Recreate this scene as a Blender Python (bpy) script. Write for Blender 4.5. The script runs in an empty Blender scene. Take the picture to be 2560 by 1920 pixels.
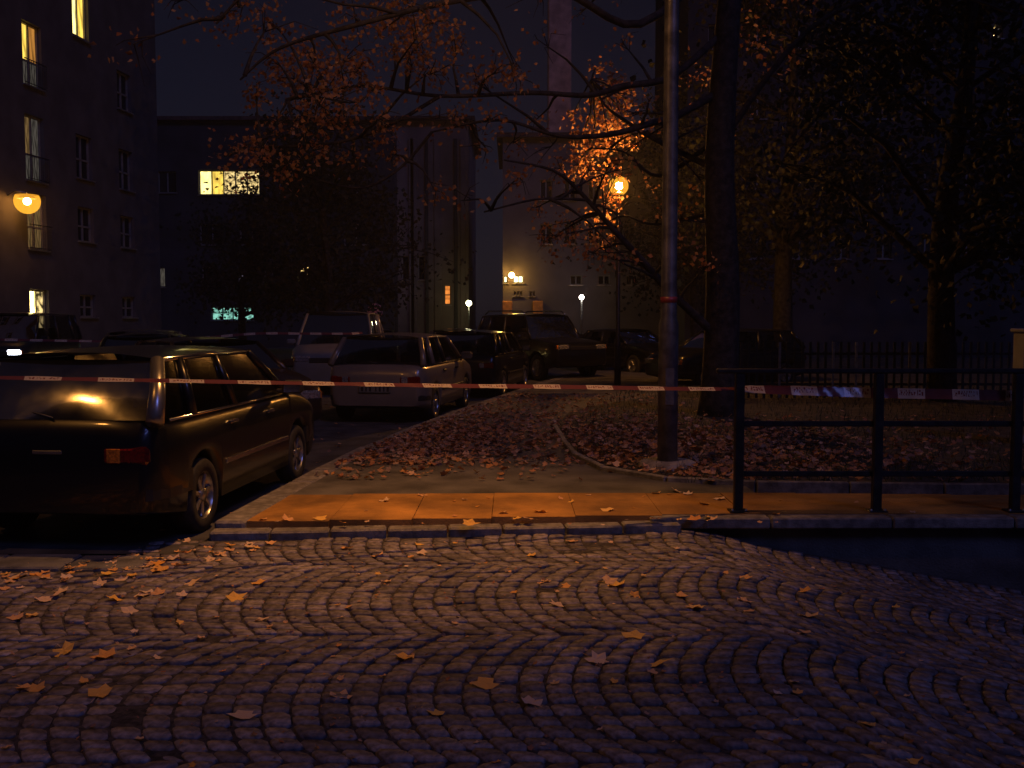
import bpy, math, random
from mathutils import Vector, Matrix
random.seed(7)
R = math.radians
S = bpy.context.scene
COL = S.collection

# ------------------------------------------------------------------ camera
FPX, PITCH, EYE = 2500.0, 3.66, 1.65            # focal length in photo pixels, degrees down, metres
cd = bpy.data.cameras.new('camera'); cam = bpy.data.objects.new('camera', cd); COL.objects.link(cam)
cam.location = (0, 0, EYE); cam.rotation_euler = (R(90 - PITCH), 0, 0)
cd.sensor_width = 36; cd.lens = 36 * FPX / 2560; cd.clip_start = 0.05; cd.clip_end = 2000
S.camera = cam

# ------------------------------------------------------------------ sky, blue fill sun, exposure
W = bpy.data.worlds.new('World'); S.world = W; W.use_nodes = True
nt = W.node_tree
sky = nt.nodes.new('ShaderNodeTexSky'); sky.sky_type = 'NISHITA'; sky.sun_disc = False
sky.sun_elevation = R(39); sky.sun_rotation = R(148); sky.air_density = 1.0; sky.dust_density = 0.6
hs = nt.nodes.new('ShaderNodeHueSaturation'); hs.inputs['Saturation'].default_value = 0.72
nt.links.new(sky.outputs[0], hs.inputs['Color'])
tn = nt.nodes.new('ShaderNodeMix'); tn.data_type = 'RGBA'; tn.blend_type = 'MULTIPLY'; tn.inputs[0].default_value = 1
tn.inputs[7].default_value = (.86, .68, 1.02, 1)            # town light on low cloud
nt.links.new(hs.outputs[0], tn.inputs[6]); nt.links.new(tn.outputs[2], nt.nodes['Background'].inputs[0])
nt.nodes['Background'].inputs[1].default_value = 0.0018
sl = bpy.data.lights.new('blue_fill', 'SUN'); sl.energy = 0.30; sl.angle = R(16); sl.color = (0.22, 0.28, 1)  # blue fill sun added to tint the dark areas; no moon in sight
so = bpy.data.objects.new('blue_fill', sl); COL.objects.link(so); so.rotation_euler = (R(51), 0, R(32))
V = S.view_settings
V.view_transform = 'Standard'; V.look = 'None'; V.exposure = 0; V.gamma = 1; V.use_curve_mapping = False
S.cycles.use_denoising = True
S.cycles.max_bounces = 6; S.cycles.transparent_max_bounces = 12
S.cycles.caustics_reflective = False; S.cycles.caustics_refractive = False
S.cycles.sample_clamp_indirect = 3.0
S.cycles.volume_step_rate = 4.0; S.cycles.volume_max_steps = 64
SODIUM = (1.0, 0.40, 0.075); SODIUM_W = (1.0, 0.43, 0.13); SODIUM_S = (1.0, 0.42, 0.10)

# ------------------------------------------------------------------ helpers
ct, st_ = math.cos(R(PITCH)), math.sin(R(PITCH))
def _ray(px, py):
    u, v = (px - 1280) / FPX, (960 - py) / FPX
    return Vector((u, ct + v * st_, -st_ + v * ct))
def at(px, py, Y):
    d = _ray(px, py); k = Y / d.y
    return Vector((d.x * k, Y, EYE + d.z * k))
def gp(px, py, z=0.0):
    d = _ray(px, py); k = (z - EYE) / d.z
    return Vector((d.x * k, d.y * k, z))

class MB:
    def __init__(s): s.v = []; s.f = []; s.m = []; s.sm = []
    def add(s, vs, fs, m=0, smooth=False):
        b = len(s.v); s.v += [tuple(p) for p in vs]
        for f in fs:
            s.f.append(tuple(b + i for i in f)); s.m.append(m); s.sm.append(smooth)
    def box(s, c, d, rz=0, bev=0.0, m=0, M=None):
        x, y, z = d[0] / 2, d[1] / 2, d[2] / 2
        b = min(bev, x * .9, y * .9, z * .9)
        if b <= 0:
            vs = [(-x,-y,-z),(x,-y,-z),(x,y,-z),(-x,y,-z),(-x,-y,z),(x,-y,z),(x,y,z),(-x,y,z)]
            fs = [(0,3,2,1),(4,5,6,7),(0,1,5,4),(1,2,6,5),(2,3,7,6),(3,0,4,7)]
        else:
            vs, fs = [], []
            rings = [(-z, b), (-z + b, 0), (z - b, 0), (z, b)]
            for zz, i in rings:
                X, Yy = x - i, y - i
                vs += [(-X + b*(i==0), -Yy, zz), (X - b*(i==0), -Yy, zz), (X, -Yy + b*(i==0), zz), (X, Yy - b*(i==0), zz),
                       (X - b*(i==0), Yy, zz), (-X + b*(i==0), Yy, zz), (-X, Yy - b*(i==0), zz), (-X, -Yy + b*(i==0), zz)]
            for r in range(3):
                for k in range(8):
                    a, c2 = r*8 + k, r*8 + (k+1) % 8
                    fs.append((a, c2, c2 + 8, a + 8))
            fs.append(tuple(range(7, -1, -1))); fs.append(tuple(range(24, 32)))
        T = Matrix.Translation(Vector(c)) @ Matrix.Rotation(rz, 4, 'Z') if M is None else M
        s.add([T @ Vector(p) for p in vs], fs, m)
        return s
    def tube(s, pts, rad, n=8, m=0, cap=True, smooth=True, sx=1.0):
        pts = [Vector(p) for p in pts]
        if not isinstance(rad, (list, tuple)): rad = [rad] * len(pts)
        vs, fs = [], []
        up = Vector((0.03, 0.02, 1))
        for i, p in enumerate(pts):
            t = (pts[min(i+1, len(pts)-1)] - pts[max(i-1, 0)])
            t = t.normalized() if t.length > 1e-9 else Vector((0,0,1))
            ref = up if abs(t.dot(up.normalized())) < .97 else Vector((1, .02, 0))
            a = t.cross(ref).normalized(); b = a.cross(t).normalized()
            for k in range(n):
                an = 2*math.pi*k/n
                vs.append(p + (a*math.cos(an)*sx + b*math.sin(an)) * rad[i])
        for i in range(len(pts)-1):
            for k in range(n):
                fs.append((i*n+k, i*n+(k+1)%n, (i+1)*n+(k+1)%n, (i+1)*n+k))
        if cap:
            fs.append(tuple(range(n-1, -1, -1))); fs.append(tuple(range((len(pts)-1)*n, len(pts)*n)))
        s.add(vs, fs, m, smooth); return s
    def lathe(s, prof, c=(0,0,0), n=24, m=0, M=None, smooth=True):
        T = Matrix.Translation(Vector(c)) if M is None else M
        vs, fs = [], []
        for r, z in prof:
            for k in range(n):
                a = 2*math.pi*k/n; vs.append(T @ Vector((r*math.cos(a), r*math.sin(a), z)))
        for i in range(len(prof)-1):
            for k in range(n):
                fs.append((i*n+k, i*n+(k+1)%n, (i+1)*n+(k+1)%n, (i+1)*n+k))
        s.add(vs, fs, m, smooth); return s
    def patch(s, p00, p10, p11, p01, nu=6, nv=4, bulge=(0,0,0), m=0, thick=0.0):
        p00, p10, p11, p01, B = map(Vector, (p00, p10, p11, p01, bulge))
        vs, fs = [], []
        for j in range(nv+1):
            v = j/nv
            for i in range(nu+1):
                u = i/nu
                p = p00*(1-u)*(1-v) + p10*u*(1-v) + p11*u*v + p01*(1-u)*v
                vs.append(p + B * (1-(2*u-1)**2) * (.35 + .65*(1-(2*v-1)**2)))
        for j in range(nv):
            for i in range(nu):
                a = j*(nu+1)+i; fs.append((a, a+1, a+nu+2, a+nu+1))
        s.add(vs, fs, m, True)
        if thick:
            nrm = (p10-p00).cross(p01-p00).normalized() * -thick
            s.add([Vector(p)+nrm for p in vs], [tuple(reversed(f)) for f in fs], m, True)
        return s
    def sweep(s, path, h, t, m=0):            # vertical rectangle profile swept along a level path
        path = [Vector(p) for p in path]; vs, fs = [], []
        for i, p in enumerate(path):
            d = (path[min(i+1,len(path)-1)] - path[max(i-1,0)]); d.z = 0; d.normalize()
            nn = Vector((d.y, -d.x, 0))
            q = [p + Vector((0,0,-h/2)), p + nn*t + Vector((0,0,-h/2*.8)), p + nn*t + Vector((0,0,h/2*.8)), p + Vector((0,0,h/2))]
            vs += q
        for i in range(len(path)-1):
            for k in range(4):
                a, b = i*4+k, i*4+(k+1)%4
                fs.append((a, b, b+4, a+4))
        fs += [(3,2,1,0), tuple(range(len(path)*4-4, len(path)*4))]
        s.add(vs, fs, m, False); return s
    def mesh(s, name, mats):
        me = bpy.data.meshes.new(name); me.from_pydata(s.v, [], s.f)
        for mm in (mats if isinstance(mats, (list, tuple)) else [mats]): me.materials.append(mm)
        me.polygons.foreach_set('material_index', s.m); me.polygons.foreach_set('use_smooth', s.sm)
        me.update(); return me
    def build(s, name, mats, parent=None, **kw):
        return link(name, s.mesh(name, mats), parent, **kw)
def link(name, data, parent=None, loc=(0,0,0), rot=(0,0,0)):
    o = bpy.data.objects.new(name, data); COL.objects.link(o)
    o.location = loc; o.rotation_euler = rot
    if parent is not None: o.parent = parent
    return o
def tag(o, label, cat, group=None):
    o['label'] = label; o['category'] = cat
    if group: o['group'] = group
    return o
def thing(name, label, cat, loc=(0,0,0), rz=0, group=None):
    return tag(link(name, None, None, loc, (0,0,rz)), label, cat, group)
def kind(o, k): o['kind'] = k; return o

MATS = {}
def mat(name, col, rough=.6, metal=0, var=.15, scale=6, bump=0, bscale=60, coat=0, spec=.5, col2=None, rand=0, obj_rand=False, stain=0):
    if name in MATS: return MATS[name]
    m = bpy.data.materials.new(name); m.use_nodes = True; t = m.node_tree; N = t.nodes; L = t.links
    p = N['Principled BSDF']
    tc = N.new('ShaderNodeTexCoord'); nz = N.new('ShaderNodeTexNoise')
    nz.inputs['Scale'].default_value = scale; nz.inputs['Detail'].default_value = 5
    L.new(tc.outputs['Object'], nz.inputs['Vector'])
    rp = N.new('ShaderNodeValToRGB'); e = rp.color_ramp.elements
    c2 = col2 or tuple(c*(1-var*1.6) for c in col)
    e[0].position = .36; e[0].color = (*c2, 1); e[1].position = .66; e[1].color = (*[min(1, c*(1+var)) for c in col], 1)
    L.new(nz.outputs['Fac'], rp.inputs['Fac'])
    out = rp.outputs['Color']
    if rand:
        if obj_rand:
            oi = N.new('ShaderNodeObjectInfo'); rv = oi.outputs['Random']
        else:
            g = N.new('ShaderNodeNewGeometry'); rv = g.outputs['Random Per Island']
        mr = N.new('ShaderNodeMapRange'); mr.inputs['To Min'].default_value = 1-rand; mr.inputs['To Max'].default_value = 1+rand
        L.new(rv, mr.inputs['Value'])
        mx = N.new('ShaderNodeVectorMath'); mx.operation = 'SCALE'
        L.new(out, mx.inputs[0]); L.new(mr.outputs[0], mx.inputs['Scale']); out = mx.outputs[0]
    if stain:
        gg = N.new('ShaderNodeNewGeometry'); n3 = N.new('ShaderNodeTexNoise'); n3.inputs['Scale'].default_value = 1.7; n3.inputs['Detail'].default_value = 7; n3.inputs['Roughness'].default_value = .65
        L.new(gg.outputs['Position'], n3.inputs['Vector'])
        m3 = N.new('ShaderNodeMapRange'); m3.inputs['From Min'].default_value = .34; m3.inputs['From Max'].default_value = .66; m3.inputs['To Min'].default_value = 1-stain; m3.inputs['To Max'].default_value = 1+stain*.5
        L.new(n3.outputs['Fac'], m3.inputs['Value']); v3 = N.new('ShaderNodeVectorMath'); v3.operation = 'SCALE'
        L.new(out, v3.inputs[0]); L.new(m3.outputs[0], v3.inputs['Scale']); out = v3.outputs[0]
    L.new(out, p.inputs['Base Color'])
    p.inputs['Roughness'].default_value = rough; p.inputs['Metallic'].default_value = metal
    p.inputs['Specular IOR Level'].default_value = spec
    if coat: p.inputs['Coat Weight'].default_value = coat; p.inputs['Coat Roughness'].default_value = .06
    if bump:
        n2 = N.new('ShaderNodeTexNoise'); n2.inputs['Scale'].default_value = bscale; n2.inputs['Detail'].default_value = 6
        L.new(tc.outputs['Object'], n2.inputs['Vector'])
        bp = N.new('ShaderNodeBump'); bp.inputs['Strength'].default_value = bump; bp.inputs['Distance'].default_value = .02
        L.new(n2.outputs['Fac'], bp.inputs['Height']); L.new(bp.outputs[0], p.inputs['Normal'])
    MATS[name] = m; return m
def emit(name, col, strength, var=0, scale=(1,1,1), lo=.2):
    if name in MATS: return MATS[name]
    m = bpy.data.materials.new(name); m.use_nodes = True; t = m.node_tree; N = t.nodes; L = t.links
    N.remove(N['Principled BSDF']); e = N.new('ShaderNodeEmission'); e.inputs['Color'].default_value = (*col, 1)
    e.inputs['Strength'].default_value = strength
    if var:                                    # curtains and furniture seen as uneven brightness of a lit room
        tc = N.new('ShaderNodeTexCoord'); mp = N.new('ShaderNodeMapping'); mp.inputs['Scale'].default_value = scale
        nz = N.new('ShaderNodeTexNoise'); nz.inputs['Scale'].default_value = 1; nz.inputs['Detail'].default_value = 4
        L.new(tc.outputs['Object'], mp.inputs['Vector']); L.new(mp.outputs[0], nz.inputs['Vector'])
        mr = N.new('ShaderNodeMapRange'); mr.inputs['From Min'].default_value = .38; mr.inputs['From Max'].default_value = .6
        mr.inputs['To Min'].default_value = strength*lo; mr.inputs['To Max'].default_value = strength
        L.new(nz.outputs['Fac'], mr.inputs['Value']); L.new(mr.outputs[0], e.inputs['Strength'])
    L.new(e.outputs[0], N['Material Output'].inputs['Surface']); MATS[name] = m; return m
def halo_glow(name, col, strength, see=.55):  # see-through glow that draws a halo round a bulb
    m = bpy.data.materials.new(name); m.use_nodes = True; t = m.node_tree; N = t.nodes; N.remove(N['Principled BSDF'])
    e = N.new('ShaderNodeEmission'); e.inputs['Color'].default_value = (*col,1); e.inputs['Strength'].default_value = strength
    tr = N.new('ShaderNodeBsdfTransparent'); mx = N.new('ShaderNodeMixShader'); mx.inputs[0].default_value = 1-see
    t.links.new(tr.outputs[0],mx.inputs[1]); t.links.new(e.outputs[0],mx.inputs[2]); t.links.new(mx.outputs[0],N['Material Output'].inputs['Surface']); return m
def ball(r, n=12): return [(r*math.sin(a*math.pi/n)+.0005,-r*math.cos(a*math.pi/n)) for a in range(n+1)]
def glass(name, tint=.45, rough=.03, ior=1.5):
    if name in MATS: return MATS[name]
    m = bpy.data.materials.new(name); m.use_nodes = True; t = m.node_tree; N = t.nodes; L = t.links
    N.remove(N['Principled BSDF'])
    tr = N.new('ShaderNodeBsdfTransparent'); tr.inputs['Color'].default_value = (tint, tint, tint*1.05, 1)
    gl = N.new('ShaderNodeBsdfGlossy'); gl.inputs['Roughness'].default_value = rough
    tc = N.new('ShaderNodeTexCoord'); nz = N.new('ShaderNodeTexNoise'); nz.inputs['Scale'].default_value = 9; nz.inputs['Detail'].default_value = 4
    L.new(tc.outputs['Object'], nz.inputs['Vector'])
    mr = N.new('ShaderNodeMapRange'); mr.inputs['To Min'].default_value = rough; mr.inputs['To Max'].default_value = rough*2.2
    L.new(nz.outputs['Fac'], mr.inputs['Value']); L.new(mr.outputs[0], gl.inputs['Roughness'])
    fr = N.new('ShaderNodeFresnel'); fr.inputs['IOR'].default_value = ior
    mx = N.new('ShaderNodeMixShader'); L.new(fr.outputs[0], mx.inputs[0]); L.new(tr.outputs[0], mx.inputs[1]); L.new(gl.outputs[0], mx.inputs[2])
    L.new(mx.outputs[0], N['Material Output'].inputs['Surface']); MATS[name] = m; return m
def leafmat(name, cols, transl=.35):
    if name in MATS: return MATS[name]
    m = bpy.data.materials.new(name); m.use_nodes = True; t = m.node_tree; N = t.nodes; L = t.links
    p = N['Principled BSDF']; p.inputs['Roughness'].default_value = .75; p.inputs['Specular IOR Level'].default_value = .25
    g = N.new('ShaderNodeNewGeometry'); oi = N.new('ShaderNodeObjectInfo')
    ad = N.new('ShaderNodeMath'); ad.operation = 'ADD'; L.new(g.outputs['Random Per Island'], ad.inputs[0]); L.new(oi.outputs['Random'], ad.inputs[1])
    fr = N.new('ShaderNodeMath'); fr.operation = 'FRACT'; L.new(ad.outputs[0], fr.inputs[0])
    rp = N.new('ShaderNodeValToRGB'); rp.color_ramp.interpolation = 'LINEAR'
    e = rp.color_ramp.elements; e[0].color = (*cols[0], 1); e[1].color = (*cols[-1], 1)
    for i, c in enumerate(cols[1:-1]):
        q = rp.color_ramp.elements.new((i+1)/(len(cols)-1)); q.color = (*c, 1)
    L.new(fr.outputs[0], rp.inputs['Fac']); L.new(rp.outputs[0], p.inputs['Base Color'])
    tl = N.new('ShaderNodeBsdfTranslucent'); L.new(rp.outputs[0], tl.inputs['Color'])
    mx = N.new('ShaderNodeMixShader'); mx.inputs[0].default_value = transl
    L.new(p.outputs[0], mx.inputs[1]); L.new(tl.outputs[0], mx.inputs[2])
    L.new(mx.outputs[0], N['Material Output'].inputs['Surface']); MATS[name] = m; return m

M_ASPH = mat('asphalt', (.062,.062,.066), .82, var=.3, scale=3, bump=.5, bscale=140)
M_PATH = mat('path_asphalt', (.10,.095,.09), .85, var=.3, scale=2.2, bump=.5, bscale=120)
M_SLABTINT = mat('lamp_tinted_slab', (.46,.225,.045), .8, var=.3, scale=1.2, bump=.5, bscale=90, rand=.22, stain=.45)  # concrete slabs with the lamp pool's orange put into the colour
M_KERB = mat('granite_kerb', (.22,.205,.19), .75, var=.25, scale=14, bump=.5, bscale=80, rand=.2, stain=.35)
M_COB = mat('granite_cobble', (.23,.20,.215), .7, var=.35, scale=22, bump=.5, bscale=38, rand=.34, stain=.35)
M_COBO = mat('granite_cobble_single', (.23,.20,.215), .7, var=.35, scale=22, bump=.5, bscale=38, rand=.34, stain=.35, obj_rand=True)
M_SAND = mat('joint_sand', (.06,.052,.05), .95, var=.4, scale=30, bump=.6, bscale=120)
M_SOIL = mat('soil', (.05,.042,.032), .95, var=.4, scale=5, bump=.8, bscale=50)
M_STEEL = mat('galvanised_steel', (.34,.34,.35), .42, .85, var=.2, scale=9, bump=.15, bscale=60)
M_POLE = mat('painted_pole', (.16,.16,.165), .36, .35, var=.3, scale=7, bump=.2, bscale=50)
M_RAIL = mat('dark_rail_paint', (.025,.026,.03), .4, .2, var=.3, scale=12, bump=.1)
M_BARK = mat('bark', (.032,.027,.024), .9, var=.4, scale=9, bump=1, bscale=22)
M_BARKD = mat('dark_bark', (.026,.023,.02), .95, var=.4, scale=9, bump=1, bscale=22, spec=.2)
M_PLAS = mat('dark_plaster', (.085,.08,.085), .9, var=.15, scale=1.3, bump=.3, bscale=40)
M_PLAS2 = mat('grey_plaster', (.04,.04,.043), .9, var=.2, scale=.8, bump=.3, bscale=30)
M_PLASW = mat('warm_plaster', (.20,.155,.14), .9, var=.18, scale=.6, bump=.3, bscale=30)
M_ROOF = mat('roof_tile', (.09,.05,.04), .8, var=.3, scale=3)
M_FRAME = mat('window_frame', (.22,.21,.2), .5, var=.1)
M_SILL = mat('sill_metal', (.28,.28,.3), .35, .6, var=.1)
M_DARKGL = mat('dark_window', (.012,.013,.016), .08, 0, var=.2, spec=.6)
M_TYRE = mat('tyre', (.018,.018,.018), .8, var=.3, scale=20)
M_RIM = mat('rim_alloy', (.42,.42,.43), .28, .9, var=.15, scale=20)
M_BLKP = mat('black_plastic', (.02,.02,.021), .5, var=.2)
M_CHROME = mat('bright_trim', (.65,.65,.66), .18, 1, var=.1)
M_SEAT = mat('seat_cloth', (.03,.03,.034), .9, var=.2)
M_REDL = mat('tail_lens', (.16,.006,.005), .12, 0, var=.3, scale=60, coat=1)
M_AMB = mat('amber_lens', (.6,.2,.02), .12, 0, var=.3, scale=60, coat=1)
M_CLRL = mat('head_lens', (.6,.6,.6), .06, .7, var=.3, scale=40, coat=1)
M_PLATE = mat('plate_white', (.15,.145,.13), .4, var=.1)
M_INK = mat('plate_ink', (.02,.02,.025), .5, var=.1)
M_SATIN = mat('satin_trim', (.42,.41,.40), .3, .9, var=.1, scale=8)
M_GLASS = glass('car_glass', .5, .025)
M_GLASSD = glass('dusty_car_glass', .42, .08, 1.6)
def paint(name, c, metal=.35): return mat(name, c, .3, metal, var=.06, scale=3, coat=.4)

# ------------------------------------------------------------------ lamps
def lamp_light(parent, loc, watts, radius=.12, col=SODIUM, name='lamp_bulb'):
    l = bpy.data.lights.new(name, 'POINT'); l.energy = watts; l.color = col; l.shadow_soft_size = radius
    o = bpy.data.objects.new(name, l); COL.objects.link(o); o.parent = parent; o.location = loc; return o
M_SODLENS = emit('sodium_lens', SODIUM, 60)
def street_lamp(label, base, h, arm, watts, group, r0=.105, r1=.07, foot=True, pole_mat=None, name='street_lamp', pure=False, aim=(0,0,0), beam=1.0, wide=.24, wide_aim=(0,0,0)):
    t = thing(name, label, 'street lamp', base, 0, group)
    a = Vector(arm); L = a.length; d = a.normalized(); pm = pole_mat or M_POLE
    b = MB(); b.tube([(0,0,0),(0,0,1.5),(0,0,1.56),(0,0,h*.6),(0,0,h)], [r0,r0*.98,r0*.8,r0*.72,r1], 20); b.build('pole', pm, t)
    b = MB(); b.box((0,-r0-.004,.85), (r0*.9,.016,.38), bev=.004); b.build('access_door', pm, t)
    if foot:
        b = MB(); b.lathe([(0,.07),(.26,.07),(.30,.05),(.31,-.02)], n=28); b.build('concrete_foot', mat('grey_concrete',(.30,.27,.24),.85,var=.3,scale=6,bump=.5), t)
    b = MB(); p = [(0,0,h-.05)] + [tuple(d*L*f + Vector((0,0,h+.55*math.sin(f*math.pi/2)))) for f in (.1,.3,.55,.8,1)]
    b.tube(p, [r1*.8]*2+[r1*.6]*4, 12); b.build('arm', pm, t)
    e = d*L + Vector((0,0,h+.55)); az = math.atan2(d.y, d.x)
    MM = Matrix.Translation(e + d*.28) @ Matrix.Rotation(az, 4, 'Z')
    b = MB(); vs, fs = [], []
    for i,(x,w,zt) in enumerate([(-.36,.05,.03),(-.2,.12,.09),(.1,.16,.11),(.32,.13,.07),(.4,.05,.02)]):
        vs += [MM @ Vector(q) for q in ((x,-w,0),(x,-w*.8,zt*.8),(x,0,zt),(x,w*.8,zt*.8),(x,w,0))]
    for i in range(4):
        for k in range(4): fs.append((i*5+k, i*5+k+1, i*5+k+6, i*5+k+5))
    b.add(vs, fs, 0, True); hd = b.build('lamp_head', M_STEEL, t)
    b = MB(); b.lathe([(.001,-.07),(.07,-.06),(.115,-.03),(.125,.0)], M=MM @ Matrix.Diagonal((1.5,1,1,1)), n=20); b.build('lamp_lens', M_SODLENS, hd)
    for nm, pw, co, sz, bl, am in (('lamp_bulb', watts*wide, SODIUM_W, 150, .5, wide_aim), ('lamp_reflector', watts*beam, SODIUM_S, 56, 1, aim)):
        l = bpy.data.lights.new(nm,'SPOT'); l.energy = pw; l.color = SODIUM if pure else co; l.shadow_soft_size = .13; l.spot_size = R(sz); l.spot_blend = bl
        so_ = bpy.data.objects.new(nm, l); COL.objects.link(so_); so_.parent = t; so_.location = e + d*.28 + Vector((0,0,-.2))
        so_.rotation_euler = (Vector(am) - Vector(base) - so_.location).to_track_quat('-Z','Y').to_euler()
    return t

# ------------------------------------------------------------------ ground and roads
ZS = 0.09                       # sidewalk level above the drive
YW = 7.98                       # line of the ramp's retaining wall
RX0, RSL, RX1 = 1.15, -.175, 7.0
def ramp(x): return RSL * max(0, min(x, RX1) - RX0) * (1 if x > RX0 + .8 else ((x - RX0)/.8 if x > RX0 else 0))
b = MB(); D = -.05
xs = [-300, -60, -8, RX0, RX0+.4, RX0+.8, 3, 5, RX1, 60, 300]
for ys in ((-300, YW),):
    vs = []
    for x in xs: vs += [(x, ys[0], ramp(x)+D), (x, ys[1], ramp(x)+D)]
    b.add(vs, [(i*2, i*2+2, i*2+3, i*2+1) for i in range(len(xs)-1)])
b.add([(-300,YW,D),(300,YW,D),(300,300,D),(-300,300,D)], [(0,1,2,3)])
kind(b.build('ground', M_SOIL), 'structure')

# kerb line between the parking lane and the sidewalk (left edge of sidewalk)
KP = [(-2.30,7.62),(-2.21,8.8),(-2.08,10.3),(-1.86,12.2),(-1.5,14.4),(-1.02,17),(-.3,20.5),(.7,25),(2.2,31),(4.2,38),(8,50)]
def kx(y):
    for (x0,y0),(x1,y1) in zip(KP, KP[1:]):
        if y <= y1: return x0+(x1-x0)*(y-y0)/(y1-y0)
    return KP[-1][0]
b = MB()
vs = [(-16.5,6.98,.0),(-2.30,6.98,.0)] + [(x,y,.0) for x,y in KP] + [(-9,60,0),(-14,60,0)]
b.add(vs, [tuple(range(len(vs)))])
kind(b.build('road', M_ASPH), 'structure')
b = MB(); b.add([(-60,6.98,-.012),(-16.5,6.98,-.012),(-14,60,-.012),(-9,60,-.012),(8,50,-.012),(60,50,-.012),(60,140,-.012),(-60,140,-.012)], [tuple(range(8))])
kind(b.build('yard', M_PATH), 'structure')
# granite kerb stones
ks = kind(link('kerb', None), 'structure')
arc = 0; pts = []
for (x0,y0),(x1,y1) in zip(KP[:-2], KP[1:-1]):
    n = max(1, round(math.hypot(x1-x0,y1-y0)/.9))
    for i in range(n):
        pts.append(((x0+(x1-x0)*i/n, y0+(y1-y0)*i/n), (x0+(x1-x0)*(i+1)/n, y0+(y1-y0)*(i+1)/n)))
for (x0,y0),(x1,y1) in pts:
    a = math.atan2(y1-y0, x1-x0); L = math.hypot(x1-x0,y1-y0)
    q = MB(); q.box((0,0,0), (L-.012,.24,.2), bev=.018)
    q.build('kerb_stone', M_KERB, ks, loc=((x0+x1)/2+.12*math.sin(a)+random.gauss(0,.004), (y0+y1)/2-.12*math.cos(a), ZS-.1+.012+random.gauss(0,.003)), rot=(0,0,a+random.gauss(0,.004)))
# sidewalk asphalt
BED = [(.62,14.5),(.66,12.6),(.72,11.4),(.95,10.3),(1.5,9.6),(2.3,9.35),(4,9.2),(7,9.1),(14,9.0)]
b = MB(); vs = [(x+.23,y,ZS) for x,y in KP if y >= 8.7 and y <= 31] + [(9,31,ZS),(3.2,21,ZS),(1.0,17,ZS)] + [(x,y,ZS) for x,y in BED[:5]] + [(2.2,9.36,ZS),(2.2,8.7,ZS),(-2.0,8.7,ZS)]
b.add(vs, [tuple(range(len(vs)))]); kind(b.build('sidewalk', M_PATH), 'structure')
# slab strip with lamp orange in its colour, in front of the sidewalk; its front edge is the lowered kerb and then the ramp wall
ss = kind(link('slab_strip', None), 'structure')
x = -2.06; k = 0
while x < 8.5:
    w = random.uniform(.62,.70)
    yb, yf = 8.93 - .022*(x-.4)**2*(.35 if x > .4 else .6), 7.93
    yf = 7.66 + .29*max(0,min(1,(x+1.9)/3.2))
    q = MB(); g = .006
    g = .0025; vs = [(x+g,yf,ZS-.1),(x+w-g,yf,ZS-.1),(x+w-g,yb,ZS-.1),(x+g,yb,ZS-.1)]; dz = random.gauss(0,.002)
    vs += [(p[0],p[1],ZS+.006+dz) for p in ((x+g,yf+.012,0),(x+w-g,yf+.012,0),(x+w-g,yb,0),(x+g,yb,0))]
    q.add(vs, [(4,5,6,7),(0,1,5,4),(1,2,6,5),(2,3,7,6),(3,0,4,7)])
    q.build('paving_slab', M_SLABTINT, ss); x += w
# retaining wall of the ramp
rw = thing('retaining_wall', 'dark low retaining wall under the railing beside the sunken ramp', 'wall')
q = MB(); vs=[]
for x in (RX0-.1, RX0+.4, RX0+.8, 3, 5, RX1, 9): vs += [(x,7.945,ramp(x)-.2),(x,7.945,.03)]
q.add(vs, [(i*2,i*2+2,i*2+3,i*2+1) for i in range(6)]); 
n=len(vs); q.add([(p[0],p[1]+.25,p[2]) for p in vs], [(i*2+1,i*2+3,i*2+2,i*2) for i in range(6)])
q.build('wall', mat('wall_concrete',(.11,.105,.1),.9,var=.3,scale=3,bump=.5), rw)
x = RX0-.06
while x < 8.6:
    w = random.uniform(.95,1.0); q = MB(); q.box((x+w/2,7.90,.045),(w-.01,.17,.09),bev=.012); q.build('coping_stone', M_KERB, rw); x += w

# lowered edge stones along the drive (left part of strip) and gutter slabs by the near car
es = kind(link('edge_course', None), 'structure')
x = -2.3
while x < RX0-.1:
    w = random.uniform(.42,.5); y = 7.55 + .29*max(0,min(1,(x+1.9)/3.2))
    q = MB(); q.box((0,0,0),(w-.012,.16,.14),bev=.014); q.build('edge_stone', M_KERB, es, loc=(x+w/2,y,-.015+random.gauss(0,.003)), rot=(0,0,.085+random.gauss(0,.006))); x += w
gs = kind(link('gutter_slabs', None), 'structure')
x = -7.0
while x < -2.75:
    w = .5; q = MB(); q.box((0,0,0),(w-.012,.38,.12),bev=.012); q.build('gutter_slab', mat('gutter_concrete',(.13,.13,.14),.85,var=.3,scale=5,bump=.4), gs, loc=(x+w/2,6.72+.0*x,-.045+random.gauss(0,.003)), rot=(0,0,random.gauss(0,.004))); x += w

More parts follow.
